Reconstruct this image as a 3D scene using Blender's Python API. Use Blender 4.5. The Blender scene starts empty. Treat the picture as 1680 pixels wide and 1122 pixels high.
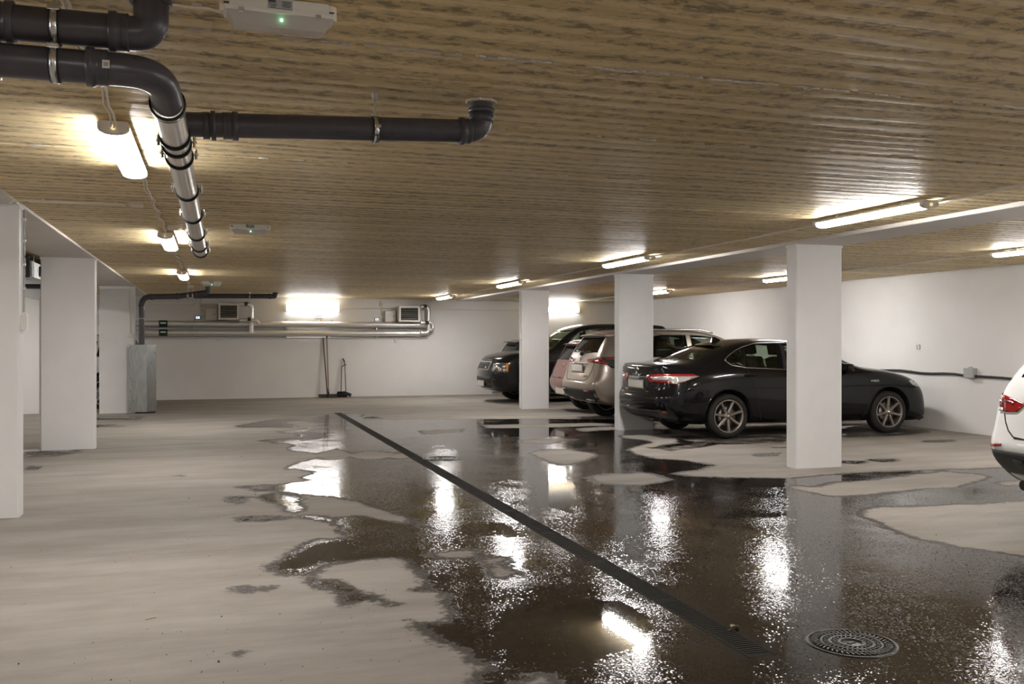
import bpy, bmesh, math, random
import numpy as np
from mathutils import Vector, Matrix, geometry
from mathutils.bvhtree import BVHTree

random.seed(7)
sc = bpy.context.scene
C = sc.collection
PI = math.pi

# ---------------------------------------------------------------- camera, world, exposure
F_PX, CAM_H = 1540.0, 1.45
YAW = math.atan(490 / F_PX)
cam_d = bpy.data.cameras.new('camera')
cam_d.sensor_width = 36.0
cam_d.lens = F_PX / 1680 * 36.0
cam_d.clip_start, cam_d.clip_end = 0.05, 200
cam = bpy.data.objects.new('camera', cam_d)
C.objects.link(cam)
cam.location = (0, 0, CAM_H)
cam.rotation_euler = (PI / 2, 0, -YAW)
sc.camera = cam

world = bpy.data.worlds.new('world')
sc.world = world
world.use_nodes = True
world.node_tree.nodes['Background'].inputs[0].default_value = (0.9, 0.95, 1.0, 1)
world.node_tree.nodes['Background'].inputs[1].default_value = 0.02

sc.view_settings.view_transform = 'Standard'
sc.view_settings.look = 'None'
sc.view_settings.gamma = 1
sc.view_settings.use_curve_mapping = False
sc.view_settings.exposure = 0.0
cy = sc.cycles
cy.max_bounces, cy.diffuse_bounces, cy.glossy_bounces, cy.transmission_bounces, cy.transparent_max_bounces = 8, 5, 4, 6, 16
cy.caustics_reflective = cy.caustics_refractive = False
LAMP = 103.0          # emission of the lamp diffusers
LAMP_COL = (1.0, 0.968, 0.945, 1)

# ---------------------------------------------------------------- room measures (metres)
CEIL, BEAM_Z = 2.61, 2.57
YB, YF = 25.0, -7.0           # back wall, wall behind the camera
XR, XL = 11.45, -9.0          # right wall, far left wall
RB0, RB1 = 6.35, 6.97         # right beam / columns
LB0, LB1 = -2.20, -1.53       # left beam / columns
_c, _s = math.cos(YAW), math.sin(YAW)

def _ray(px, py):
    x = (px - 840) / F_PX
    return Vector((_c * x + _s, -_s * x + _c, -(py - 561) / F_PX))
def on_floor(px, py, z=0.0):
    d = _ray(px, py); t = (z - CAM_H) / d.z
    return Vector((d.x * t, d.y * t, z))
def at_y(px, py, Y):
    d = _ray(px, py); t = Y / d.y
    return Vector((d.x * t, Y, CAM_H + d.z * t))
def at_x(px, py, X):
    d = _ray(px, py); t = X / d.x
    return Vector((X, d.y * t, CAM_H + d.z * t))

# ---------------------------------------------------------------- materials
MATS = {}
class NT:
    """small helper round a node tree"""
    def __init__(self, name):
        self.m = bpy.data.materials.new(name); self.m.use_nodes = True
        self.t = self.m.node_tree; self.b = self.t.nodes['Principled BSDF']
        MATS[name] = self.m
    def n(self, typ, **kw):
        x = self.t.nodes.new(typ)
        for k, v in kw.items(): setattr(x, k, v)
        return x
    def l(self, a, b): self.t.links.new(a, b)
    def val(self, sock, v):
        if hasattr(v, 'is_output'): self.l(v, sock)
        else: sock.default_value = v
    def math(self, op, a, b=0.0, c=0.0, clamp=False):
        x = self.n('ShaderNodeMath', operation=op); x.use_clamp = clamp
        self.val(x.inputs[0], a); self.val(x.inputs[1], b); self.val(x.inputs[2], c)
        return x.outputs[0]
    def step(self, v, lo, hi):
        x = self.n('ShaderNodeMapRange'); x.interpolation_type = 'SMOOTHSTEP'
        self.val(x.inputs[0], v); x.inputs[1].default_value = lo; x.inputs[2].default_value = hi
        return x.outputs[0]
    def mix(self, f, a, b, mode='MIX'):
        x = self.n('ShaderNodeMix', data_type='RGBA', blend_type=mode)
        self.val(x.inputs[0], f); self.val(x.inputs[6], a); self.val(x.inputs[7], b)
        return x.outputs[2]
    def mixf(self, f, a, b):
        x = self.n('ShaderNodeMix', data_type='FLOAT')
        self.val(x.inputs[0], f); self.val(x.inputs[2], a); self.val(x.inputs[3], b)
        return x.outputs[0]
    def coord(self, scale=(1, 1, 1), kind='Object'):
        if kind == 'World':
            src = self.n('ShaderNodeNewGeometry').outputs['Position']
        else:
            src = self.n('ShaderNodeTexCoord').outputs[kind]
        mp = self.n('ShaderNodeMapping'); mp.inputs['Scale'].default_value = scale
        self.l(src, mp.inputs[0]); return mp.outputs[0]
    def noise(self, vec, scale, detail=4, rough=0.55, dist=0.0):
        x = self.n('ShaderNodeTexNoise'); self.l(vec, x.inputs['Vector'])
        x.inputs['Scale'].default_value = scale; x.inputs['Detail'].default_value = detail
        x.inputs['Roughness'].default_value = rough; x.inputs['Distortion'].default_value = dist
        return x.outputs[0]
    def bump(self, h, strength=0.3, dist=0.01, prev=None):
        x = self.n('ShaderNodeBump'); self.val(x.inputs['Strength'], strength); self.val(x.inputs['Distance'], dist)
        self.l(h, x.inputs['Height'])
        if prev is not None: self.l(prev, x.inputs['Normal'])
        return x.outputs[0]

def rgba(c): return (c[0], c[1], c[2], 1)
def simple(name, col, rough=0.5, metal=0.0, ior=1.45, var=0.0, vscale=8.0, bump=0.0, bscale=60.0, coat=0.0,
           stretch=(1, 1, 1), rvar=0.0):
    k = NT(name); b = k.b
    b.inputs['Base Color'].default_value = rgba(col); b.inputs['Roughness'].default_value = rough
    b.inputs['Metallic'].default_value = metal; b.inputs['IOR'].default_value = ior
    b.inputs['Coat Weight'].default_value = coat; b.inputs['Coat Roughness'].default_value = 0.04
    if var or bump or rvar:
        v = k.coord(stretch, 'World')
        if var:
            f = k.noise(v, vscale, 5)
            k.l(k.mix(k.step(f, 0.3, 0.7), rgba([x * (1 - var) for x in col]), rgba([min(1, x * (1 + var)) for x in col])), b.inputs['Base Color'])
        if rvar:
            f = k.noise(v, vscale * 1.7, 4)
            k.l(k.mixf(f, max(0.02, rough - rvar), rough + rvar), b.inputs['Roughness'])
        if bump:
            k.l(k.bump(k.noise(v, bscale, 4), bump, 0.01), b.inputs['Normal'])
    return k.m

simple('white_wall', (0.78, 0.77, 0.755), 0.6, var=0.025, vscale=1.3, bump=0.06, bscale=45)
simple('white_paint', (0.78, 0.775, 0.765), 0.55, var=0.02, vscale=3, bump=0.12, bscale=30)
simple('beam_paint', (0.66, 0.62, 0.58), 0.5, var=0.03, vscale=2, bump=0.08, bscale=30)
simple('pvc_dark', (0.070, 0.067, 0.080), 0.30, var=0.08, vscale=20, rvar=0.06)
simple('rubber_black', (0.012, 0.012, 0.012), 0.6)
simple('steel_bright', (0.62, 0.58, 0.53), 0.24, 1.0, var=0.04, vscale=6, stretch=(1, .3, 1), rvar=0.05)
simple('galvanised', (0.55, 0.57, 0.57), 0.38, 1.0, var=0.15, vscale=25, rvar=0.1)
simple('zinc', (0.62, 0.64, 0.65), 0.25, 1.0)
simple('zinc_sheet', (0.40, 0.415, 0.415), 0.30, 0.95, var=0.12, vscale=5, stretch=(6, 6, 1), rvar=0.08)
simple('foil', (0.80, 0.79, 0.77), 0.40, 0.9, bump=1.0, bscale=11, stretch=(1, 1, 2))
simple('plastic_white', (0.72, 0.70, 0.66), 0.4)
simple('plastic_cream', (0.78, 0.70, 0.59), 0.45)
simple('plastic_grey', (0.42, 0.43, 0.42), 0.45)
simple('plastic_black', (0.018, 0.018, 0.019), 0.45)
simple('cable_white', (0.82, 0.75, 0.66), 0.5)
simple('cable_black', (0.02, 0.02, 0.02), 0.5)
simple('iron_wet', (0.03, 0.027, 0.024), 0.25, 0.2, var=0.2, vscale=40, bump=0.2, bscale=120)
simple('iron_grate', (0.020, 0.017, 0.014), 0.6, 0.0, 1.15, var=0.15, vscale=40)
simple('hole_dark', (0.01, 0.01, 0.01), 0.7)
simple('wood_handle', (0.36, 0.22, 0.12), 0.5, var=0.15, vscale=20, stretch=(1, 1, .1))
simple('wood_dark', (0.10, 0.07, 0.05), 0.5)
simple('paper', (0.72, 0.72, 0.70), 0.6)
simple('ink', (0.05, 0.05, 0.06), 0.6)
simple('ink_blue', (0.05, 0.07, 0.16), 0.5)
simple('ink_grey', (0.38, 0.40, 0.42), 0.6)
simple('label_green', (0.01, 0.035, 0.02), 0.5)
simple('orange_dot', (0.7, 0.35, 0.05), 0.5)
simple('foam', (0.62, 0.58, 0.5), 0.8, bump=0.8, bscale=70)
simple('leaf_dry', (0.30, 0.22, 0.13), 0.6)
simple('wet_grain', (0.03, 0.025, 0.02), 0.07, ior=1.5)
simple('grit', (0.03, 0.027, 0.024), 0.7)
# cars
simple('car_black', (0.005, 0.005, 0.006), 0.2, ior=1.2, coat=0.55)
simple('car_black_dusty', (0.008, 0.008, 0.009), 0.24, ior=1.3, coat=0.5)
simple('car_beige', (0.33, 0.28, 0.235), 0.32, 0.55, coat=0.8)
simple('car_red', (0.22, 0.075, 0.057), 0.3, 0.2, coat=0.8)
simple('car_white', (0.78, 0.775, 0.76), 0.25, coat=0.9)
simple('car_dark', (0.012, 0.013, 0.015), 0.25, coat=0.6)
simple('car_trim', (0.02, 0.02, 0.021), 0.5)
simple('cladding', (0.032, 0.031, 0.030), 0.6, var=0.12, vscale=12)
simple('skid_silver', (0.5, 0.48, 0.45), 0.4, 0.3)
simple('interior', (0.012, 0.012, 0.012), 0.8)
simple('seat_cloth', (0.02, 0.019, 0.018), 0.85)
simple('tyre', (0.018, 0.016, 0.014), 0.75, var=0.15, vscale=30)
simple('alloy', (0.30, 0.265, 0.235), 0.38, 0.75)
simple('alloy_silver', (0.55, 0.54, 0.52), 0.3, 0.85)
simple('alloy_dark', (0.05, 0.05, 0.05), 0.4, 0.6)
simple('brake', (0.35, 0.34, 0.33), 0.35, 0.9)
simple('chrome', (0.78, 0.76, 0.73), 0.12, 1.0)
simple('satin_chrome', (0.45, 0.43, 0.41), 0.22, 1.0)
simple('lamp_red', (0.26, 0.010, 0.010), 0.12, coat=1.0)
simple('lamp_red_dark', (0.13, 0.006, 0.006), 0.12, coat=1.0)
simple('lamp_clear', (0.58, 0.55, 0.52), 0.14, 0.6, coat=1.0, bump=0.6, bscale=55)
simple('lamp_grey', (0.20, 0.20, 0.20), 0.12, 0.5, coat=1.0, bump=0.3, bscale=30)
simple('lamp_amber', (0.75, 0.25, 0.02), 0.2, coat=1.0)
simple('plate', (0.55, 0.50, 0.44), 0.5)
simple('plate_frame', (0.22, 0.22, 0.22), 0.4)

def glass(name, tint, alpha):
    k = NT(name)
    out = k.t.nodes['Material Output']
    k.t.nodes.remove(k.b)
    tr = k.n('ShaderNodeBsdfTransparent'); tr.inputs[0].default_value = rgba(tint)
    gl = k.n('ShaderNodeBsdfGlossy'); gl.inputs[1].default_value = 0.03
    gl.inputs[0].default_value = (0.9, 0.9, 0.9, 1)
    geo = k.n('ShaderNodeNewGeometry'); dt = k.n('ShaderNodeVectorMath', operation='DOT_PRODUCT')
    k.l(geo.outputs['Incoming'], dt.inputs[0]); k.l(geo.outputs['Normal'], dt.inputs[1])
    c1 = k.math('SUBTRACT', 1.0, k.math('ABSOLUTE', dt.outputs['Value']))
    fres = k.math('ADD', 0.03, k.math('MULTIPLY', k.math('POWER', c1, 5.0), 0.9))     # Schlick reflectance of thin glass
    mx = k.n('ShaderNodeMixShader')
    k.l(fres, mx.inputs[0]); k.l(tr.outputs[0], mx.inputs[1]); k.l(gl.outputs[0], mx.inputs[2])
    k.l(mx.outputs[0], out.inputs[0])
glass('glass_tint', (0.72, 0.78, 0.73), 0)
glass('glass_dark', (0.42, 0.44, 0.42), 0)
glass('glass_clear', (0.86, 0.86, 0.84), 0)

def emit(name, col, strength):
    k = NT(name)
    k.b.inputs['Base Color'].default_value = (0.8, 0.8, 0.8, 1)
    k.b.inputs['Emission Color'].default_value = col
    k.b.inputs['Emission Strength'].default_value = strength
emit('lamp_glow', LAMP_COL, LAMP)
emit('wall_lamp_glow', LAMP_COL, LAMP * 0.36)
emit('led_green', (0.25, 1.0, 0.45, 1), 9)
emit('gland_glow', (1.0, 0.75, 0.3, 1), 0.8)
emit('screen_glow', (0.75, 0.85, 1.0, 1), 1.2)

def make_ceiling_mat():
    k = NT('slab_concrete')
    vl = k.coord((0.03, 1, 1), 'World')      # long streaks along X
    pos = k.n('ShaderNodeSeparateXYZ'); k.l(k.n('ShaderNodeNewGeometry').outputs['Position'], pos.inputs[0])
    wob = k.noise(k.coord((0.25, 1, 1), 'World'), 2.2, 2)
    ph = k.math('ADD', k.math('MULTIPLY', pos.outputs['Y'], 2 * PI / 0.1527), k.math('MULTIPLY', wob, 9.0))
    ribs = k.math('ADD', 0.5, k.math('MULTIPLY', k.math('SINE', ph), 0.5))   # ten ribs to a slab
    lng = k.noise(vl, 9.0, 2, 0.6)
    fine = k.noise(vl, 46, 2, 0.6)
    blot = k.noise(k.coord((0.55, 1, 1), 'World'), 24, 5, 0.68, 0.3)
    bigv = k.noise(k.coord((0.12, 0.6, 1), 'World'), 1.4, 2)
    rust = k.noise(k.coord((0.12, 2.4, 1), 'World'), 1.7, 3)
    band = k.step(k.math('ADD', k.math('MULTIPLY', ribs, 0.55), k.math('MULTIPLY', k.step(lng, 0.35, 0.65), 0.45)), 0.15, 0.85)
    col = k.mix(band, (0.68, 0.535, 0.28, 1), (0.93, 0.765, 0.455, 1))
    col = k.mix(k.math('MULTIPLY', k.step(fine, 0.48, 0.68), 0.45), col, (0.46, 0.35, 0.185, 1))
    dark = k.math('MULTIPLY', k.step(blot, 0.48, 0.60), k.mixf(band, 1.0, 0.22))
    col = k.mix(dark, col, (0.20, 0.16, 0.108, 1))
    col = k.mix(k.math('MULTIPLY', k.math('MULTIPLY', k.step(rust, 0.56, 0.72), band), 0.55), col, (0.72, 0.43, 0.16, 1))
    col = k.mix(k.step(bigv, 0.3, 0.75), k.mix(0.25, col, (0.60, 0.47, 0.25, 1)), k.mix(0.12, col, (0.78, 0.63, 0.40, 1)))
    k.l(col, k.b.inputs['Base Color'])
    k.l(k.mixf(band, 0.60, 0.44), k.b.inputs['Roughness'])
    k.b.inputs['Specular IOR Level'].default_value = 0.28
    k.l(k.bump(band, 0.25, 0.010), k.b.inputs['Normal'])
make_ceiling_mat()

def make_floor_mat():
    k = NT('floor_concrete')
    v = k.coord((1, 1, 1), 'World')
    at_w = k.n('ShaderNodeAttribute'); at_w.attribute_name = 'wet'
    at_p = k.n('ShaderNodeAttribute'); at_p.attribute_name = 'pool'
    n1 = k.noise(v, 3.2, 5, 0.62); n2 = k.noise(v, 22, 4, 0.6)
    edge = k.math('ADD', k.math('MULTIPLY', k.math('SUBTRACT', n1, 0.5), 0.26), k.math('MULTIPLY', k.math('SUBTRACT', n2, 0.5), 0.11))
    w = k.math('ADD', at_w.outputs['Fac'], edge)
    damp = k.step(k.math('ADD', w, k.math('MULTIPLY', k.math('SUBTRACT', n2, 0.5), 0.06)), -0.045, 0.015)
    film = k.step(k.math('ADD', w, k.math('MULTIPLY', k.math('SUBTRACT', n2, 0.5), 0.10)), 0.015, 0.075)
    pool = k.step(k.math('ADD', at_p.outputs['Fac'], k.math('MULTIPLY', edge, 0.8)), 0.0, 0.10)
    # dry concrete: warm grey with cross-wise scuffs and stains
    vx = k.coord((0.28, 1.0, 1), 'World')
    streak = k.noise(vx, 2.4, 6, 0.68); cloud = k.noise(v, 0.7, 3, 0.6); speck = k.noise(v, 95, 2, 0.7)
    dry = k.mix(k.step(streak, 0.3, 0.7), (0.215, 0.191, 0.169, 1), (0.305, 0.276, 0.248, 1))
    dry = k.mix(k.math('MULTIPLY', k.step(cloud, 0.42, 0.75), 0.35), dry, (0.20, 0.176, 0.153, 1))
    dry = k.mix(k.math('MULTIPLY', k.step(speck, 0.62, 0.72), 0.25), dry, (0.15, 0.13, 0.112, 1))
    wetc = k.mix(k.step(n1, 0.3, 0.7), (0.015, 0.0115, 0.0085, 1), (0.026, 0.0205, 0.0165, 1))
    dampc = k.mix(0.10, wetc, dry)
    col = k.mix(damp, dry, dampc)
    col = k.mix(film, col, wetc)
    k.l(col, k.b.inputs['Base Color'])
    r = k.mixf(damp, 0.78, 0.55)
    r = k.mixf(film, r, k.mixf(k.step(n1, 0.35, 0.65), 0.025, 0.075))
    r = k.mixf(pool, r, 0.03)
    k.l(r, k.b.inputs['Roughness'])
    k.b.inputs['IOR'].default_value = 1.36
    # relief: fine grain where dry, a gentle swell under the water film, nearly still in the pools
    keep = k.step(k.noise(v, 1.7, 2), 0.36, 0.60)
    still = k.math('SUBTRACT', 1.0, k.math('MULTIPLY', pool, 0.9))
    st = k.math('MULTIPLY', k.mixf(film, 0.28, k.mixf(keep, 0.022, 0.085)), still)
    nb = k.bump(k.noise(v, 70, 3, 0.75), st, 0.0045)
    # tiny facets of wet aggregate, each tilted its own way, sparkle round the lamp reflections
    vor = k.n('ShaderNodeTexVoronoi'); k.l(k.coord((1, 0.8, 1), 'World'), vor.inputs['Vector']); vor.inputs['Scale'].default_value = 150
    sp3 = k.n('ShaderNodeSeparateColor'); k.l(vor.outputs['Color'], sp3.inputs[0])
    on = k.math('GREATER_THAN', sp3.outputs[2], k.mixf(keep, 0.80, 0.30))
    amp = k.math('MULTIPLY', k.math('MULTIPLY', on, film), k.math('MULTIPLY', k.math('SUBTRACT', 1.0, k.math('MULTIPLY', pool, 0.95)), k.mixf(keep, 0.08, 0.14)))
    cv = k.n('ShaderNodeCombineXYZ')
    k.l(k.math('MULTIPLY', k.math('SUBTRACT', sp3.outputs[0], 0.5), amp), cv.inputs[0]); k.l(k.math('MULTIPLY', k.math('SUBTRACT', sp3.outputs[1], 0.5), amp), cv.inputs[1])
    ad = k.n('ShaderNodeVectorMath', operation='ADD'); k.l(nb, ad.inputs[0]); k.l(cv.outputs[0], ad.inputs[1])
    no = k.n('ShaderNodeVectorMath', operation='NORMALIZE'); k.l(ad.outputs[0], no.inputs[0])
    k.l(no.outputs[0], k.b.inputs['Normal'])
make_floor_mat()

# ---------------------------------------------------------------- mesh helpers
class MB:
    def __init__(self): self.v, self.f, self.sm = [], [], []
    def add(self, vs, fs, smooth=False, M=None):
        o = len(self.v)
        self.v += [tuple(M @ Vector(p)) if M else tuple(p) for p in vs]
        self.f += [tuple(i + o for i in f) for f in fs]; self.sm += [smooth] * len(fs)
        return self
    def box(self, c, s, M=None, bev=0.0):
        x, y, z = c; a, b, d = s[0] / 2, s[1] / 2, s[2] / 2
        if bev <= 0:
            vs = [(x + i * a, y + j * b, z + k * d) for i in (-1, 1) for j in (-1, 1) for k in (-1, 1)]
            return self.add(vs, [(0, 1, 3, 2), (4, 6, 7, 5), (0, 4, 5, 1), (2, 3, 7, 6), (0, 2, 6, 4), (1, 5, 7, 3)], False, M)
        bm = bmesh.new(); bmesh.ops.create_cube(bm, size=1)
        bmesh.ops.scale(bm, vec=s, verts=bm.verts)
        bmesh.ops.bevel(bm, geom=bm.edges[:], offset=bev, segments=2, affect='EDGES', profile=0.7)
        bmesh.ops.translate(bm, vec=c, verts=bm.verts)
        bm.verts.index_update()
        self.add([v.co for v in bm.verts], [[q.index for q in f.verts] for f in bm.faces], False, M); bm.free()
        return self
    def b6(self, x0, x1, y0, y1, z0, z1, bev=0.0):
        return self.box(((x0 + x1) / 2, (y0 + y1) / 2, (z0 + z1) / 2), (abs(x1 - x0), abs(y1 - y0), abs(z1 - z0)), None, bev)
    def tube(self, pts, r, n=12, caps=True, closed=False, smooth=True):
        pts = [Vector(p) for p in pts]; m = len(pts)
        rr = r if isinstance(r, (list, tuple)) else [r] * m
        tan = []
        for i in range(m):
            a = pts[i - 1] if (i > 0 or closed) else pts[i]
            b = pts[(i + 1) % m] if (i < m - 1 or closed) else pts[i]
            t = (b - a); tan.append(t.normalized() if t.length > 1e-9 else Vector((0, 0, 1)))
        up = Vector((0, 0, 1)) if abs(tan[0].z) < 0.9 else Vector((0, 1, 0))
        nrm = (up - tan[0] * up.dot(tan[0])).normalized()
        vs, fs = [], []
        for i in range(m):
            nrm = (nrm - tan[i] * nrm.dot(tan[i])).normalized(); bi = tan[i].cross(nrm)
            for j in range(n):
                a = 2 * PI * j / n
                vs.append(pts[i] + (nrm * math.cos(a) + bi * math.sin(a)) * rr[i])
        seg = m if closed else m - 1
        for i in range(seg):
            for j in range(n):
                a, b = i * n + j, i * n + (j + 1) % n
                c, d = ((i + 1) % m) * n + (j + 1) % n, ((i + 1) % m) * n + j
                fs.append((a, b, c, d))
        self.add(vs, fs, smooth)
        if caps and not closed:
            self.add(vs[:n], [tuple(range(n - 1, -1, -1))]); self.add(vs[-n:], [tuple(range(n))])
        return self
    def lathe(self, prof, n=24, M=None, smooth=True, closed=False):
        """prof: (radius, height) pairs round Z"""
        vs, fs = [], []
        m = len(prof)
        for r, h in prof:
            for j in range(n):
                a = 2 * PI * j / n; vs.append((r * math.cos(a), r * math.sin(a), h))
        for i in range(m if closed else m - 1):
            for j in range(n):
                k = (i + 1) % m
                fs.append((i * n + j, i * n + (j + 1) % n, k * n + (j + 1) % n, k * n + j))
        self.add(vs, fs, smooth, M)
        if not closed:
            if prof[0][0] > 1e-6: self.add(vs[:n], [tuple(range(n - 1, -1, -1))], False, M)
            if prof[-1][0] > 1e-6: self.add(vs[-n:], [tuple(range(n))], False, M)
        return self
    def prism(self, poly, h0, h1, M=None):
        """poly in XY, extruded along Z"""
        n = len(poly)
        vs = [(p[0], p[1], h0) for p in poly] + [(p[0], p[1], h1) for p in poly]
        fs = [tuple(range(n - 1, -1, -1)), tuple(range(n, 2 * n))] + [(i, (i + 1) % n, n + (i + 1) % n, n + i) for i in range(n)]
        return self.add(vs, fs, False, M)
    def mesh(self, name, mat=None):
        me = bpy.data.meshes.new(name); me.from_pydata(self.v, [], self.f)
        me.polygons.foreach_set('use_smooth', self.sm)
        if mat:
            for q in (mat if isinstance(mat, (list, tuple)) else [mat]): me.materials.append(MATS[q])
        bm = bmesh.new(); bm.from_mesh(me); bmesh.ops.recalc_face_normals(bm, faces=bm.faces); bm.to_mesh(me); bm.free()
        return me
    def build(self, name, mat, parent=None, **kw):
        return link(name, self.mesh(name, mat), parent, **kw)

def link(name, me, parent=None, loc=None, label=None, cat=None, group=None, kind=None):
    o = bpy.data.objects.new(name, me); C.objects.link(o)
    if parent is not None: o.parent = parent
    if loc is not None: o.location = loc
    if label: o['label'] = label
    if cat: o['category'] = cat
    if group: o['group'] = group
    if kind: o['kind'] = kind
    return o
def thing(name, label, cat, loc=(0, 0, 0), rotz=0.0, group=None):
    o = link(name, None, None, loc, label, cat, group); o.rotation_euler = (0, 0, rotz); o.empty_display_size = 0.1
    return o
def copy_tree(o, parent=None, label=None):
    c = o.copy(); C.objects.link(c); c.parent = parent
    if label: c['label'] = label
    for ch in o.children: copy_tree(ch, c)
    return c
def Mx(loc, axis_z=None, rot=None):
    """matrix placing local Z along axis_z at loc"""
    M = Matrix.Translation(loc)
    if axis_z is not None: M = M @ Vector(axis_z).normalized().to_track_quat('Z', 'Y').to_matrix().to_4x4()
    return M
def arc(c, r, a0, a1, n, u, w):
    c, u, w = Vector(c), Vector(u), Vector(w)
    return [c + (u * math.cos(a0 + (a1 - a0) * i / n) + w * math.sin(a0 + (a1 - a0) * i / n)) * r for i in range(n + 1)]
def round_path(pts, rad, n=8):
    """polyline with its corners rounded"""
    pts = [Vector(p) for p in pts]; out = [pts[0]]
    for i in range(1, len(pts) - 1):
        a, b, c = pts[i - 1], pts[i], pts[i + 1]
        d0 = (a - b).normalized(); d1 = (c - b).normalized()
        ang = d0.angle(d1); t = min(rad / math.tan(ang / 2), 0.49 * (a - b).length, 0.49 * (c - b).length)
        p, q = b + d0 * t, b + d1 * t
        for j in range(n + 1):
            s = j / n
            out.append(p * (1 - s) ** 2 + b * 2 * s * (1 - s) + q * s * s)
    out.append(pts[-1]); return out
def text_mesh(txt, size, depth, mat, name='lettering', spacing=1.0):
    cu = bpy.data.curves.new(name, 'FONT'); cu.body = txt; cu.size = size; cu.extrude = depth
    cu.align_x = 'CENTER'; cu.align_y = 'CENTER'; cu.space_character = spacing
    o = bpy.data.objects.new(name, cu); C.objects.link(o)
    dg = bpy.context.evaluated_depsgraph_get()
    me = bpy.data.meshes.new_from_object(o.evaluated_get(dg))
    bpy.data.objects.remove(o); bpy.data.curves.remove(cu)
    me.materials.clear(); me.materials.append(MATS[mat]); return me
# ================================================================ the room
def wall(name, *b):
    MB().b6(*b).build(name, 'white_wall', kind='structure')
wall('wall_back', XL, XR + 0.25, YB, YB + 0.25, -0.1, CEIL + 0.2)
wall('wall_right', XR, XR + 0.25, YF - .25, YB, -0.1, CEIL + 0.2)
wall('wall_left', XL - 0.25, XL, YF - .25, YB + .25, -0.1, CEIL + 0.2)
wall('wall_front', XL, XR, YF - 0.25, YF, -0.1, CEIL + 0.2)
wall('wall_partition', XL, -3.35, 20.95, 21.15, 0, CEIL)

# floor: a fine grid with two smooth fields, the signed depth (m) inside wet and inside pooled areas
WET = [
 # the big wet sheet round the drain
 [(516,683),(560,678),(640,688),(720,689),(785,688),(850,687),(930,688),(1006,687),(1072,694),(1100,704),(1075,712),(1010,714),(1060,722),(1030,732),
  (1030,738),(1062,752),(1120,757),(1176,763),(1150,772),(1112,777),(1150,781),(1194,783),(1295,783),(1330,779),(1386,774),(1470,771),(1551,769),(1630,766),(1720,762),
  (1900,775),(1900,1300),(760,1300),(771,1122),(800,1096),(751,1068),(709,1055),(683,1039),(668,1018),(726,1018),(736,1002),(722,989),(730,975),(685,967),(705,960),(681,940),
  (660,921),(635,917),(565,923),(532,928),(516,946),(462,944),(431,932),(442,923),(479,903),(516,884),(569,884),(549,858),(560,850),(590,846),(640,855),(712,869),(643,841),
  (590,822),(536,814),(458,803),(452,796),(500,789),(454,779),(470,767),(508,748),(503,734),(479,728),(440,722),(500,716),(455,708),(500,703),(408,701),(400,693)],
 [(425,816),(450,811),(500,818),(503,832),(488,841),(460,836)],
 [(497,845),(520,846),(552,852),(540,856),(510,851)],
 [(487,948),(520,945),(555,953),(582,965),(600,972),(652,989),(640,995),(600,988),(560,994),(556,985),(565,975),(520,965)],
]
STAIN_SHADOW = [    # damp marks without standing water, plus the sedan's shadow drawn as damp floor
 [(375,966),(400,960),(452,962),(440,968),(395,972)],
 [(366,822),(380,816),(400,817),(408,824),(390,830)],
 [(388,798),(430,794),(470,797),(430,803)],
 [(37,741),(80,739),(125,742),(90,748),(37,748)], [(37,764),(78,764),(70,771),(37,772)],
 [(160,686),(215,685),(215,689),(160,689)], [(160,697),(190,696),(188,699),(160,700)],
 [(395,849),(430,846),(470,848),(440,853),(400,852)],
 [(265,780),(300,778),(310,781),(290,783)], [(375,1070),(390,1068),(398,1072),(385,1076)],
 [(1225,745),(1262,742),(1290,741),(1280,748),(1240,750)], [(1265,733),(1292,733),(1292,735),(1265,736)],
 [(1386,700),(1440,697),(1500,702),(1520,709),(1470,714),(1386,718)], [(1386,756),(1410,757),(1400,760),(1386,760)],  # first outline: shadow under the sedan's front, painted dark into the floor
 [(1426,754),(1465,753),(1450,757)], [(1070,735),(1130,730),(1180,722),(1150,733),(1100,740)],
 [(1100,716),(1200,715),(1290,717),(1290,728),(1200,728),(1130,724)],  # shadow along the sedan's near side, painted dark into the floor
 [(1660,845),(1700,842),(1700,853),(1665,852)], [(1520,722),(1560,721),(1555,724),(1522,725)],
]
DRY = [
 [(1297,801),(1300,797),(1340,799),(1379,792),(1451,788),(1500,780),(1551,775),(1594,778),(1626,784),(1573,799),(1487,804),(1451,811),(1365,815)],
 [(1408,840),(1451,831),(1523,829),(1612,826),(1700,818),(1900,800),(1900,960),(1700,915),(1594,899),(1523,887),(1487,878),(1444,860)],
 [(1620,792),(1660,788),(1720,788),(1720,797),(1650,799)],
 [(858,744),(880,739),(930,737),(985,746),(965,755),(930,761),(890,755)],
 [(961,783),(1000,777),(1060,776),(1095,787),(1050,794),(990,790)],
 [(821,722),(870,717),(940,721),(900,727),(850,727)],
 [(785,697),(860,697),(1000,695),(1004,698),(900,700),(800,702)],
 [(950,703),(1004,700),(1004,704),(960,707)],
 [(532,744),(545,732),(565,733),(560,750),(545,753)],
 [(585,747),(610,741),(640,745),(625,754),(600,753)], [(640,749),(665,744),(676,750),(655,755)],
 [(470,695),(490,691),(512,695),(495,699)], [(455,735),(480,733),(495,742),(470,748)],
 [(455,775),(480,769),(503,775),(485,781)],
 [(705,911),(740,905),(775,903),(770,912),(730,914)],
 [(792,915),(825,917),(840,930),(852,940),(820,948),(800,938)],
 [(690,707),(760,703),(745,708),(700,711)], [(1455,700),(1500,699),(1490,703)],
 [(855,1115),(890,1108),(905,1122),(860,1130)],
]
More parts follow.
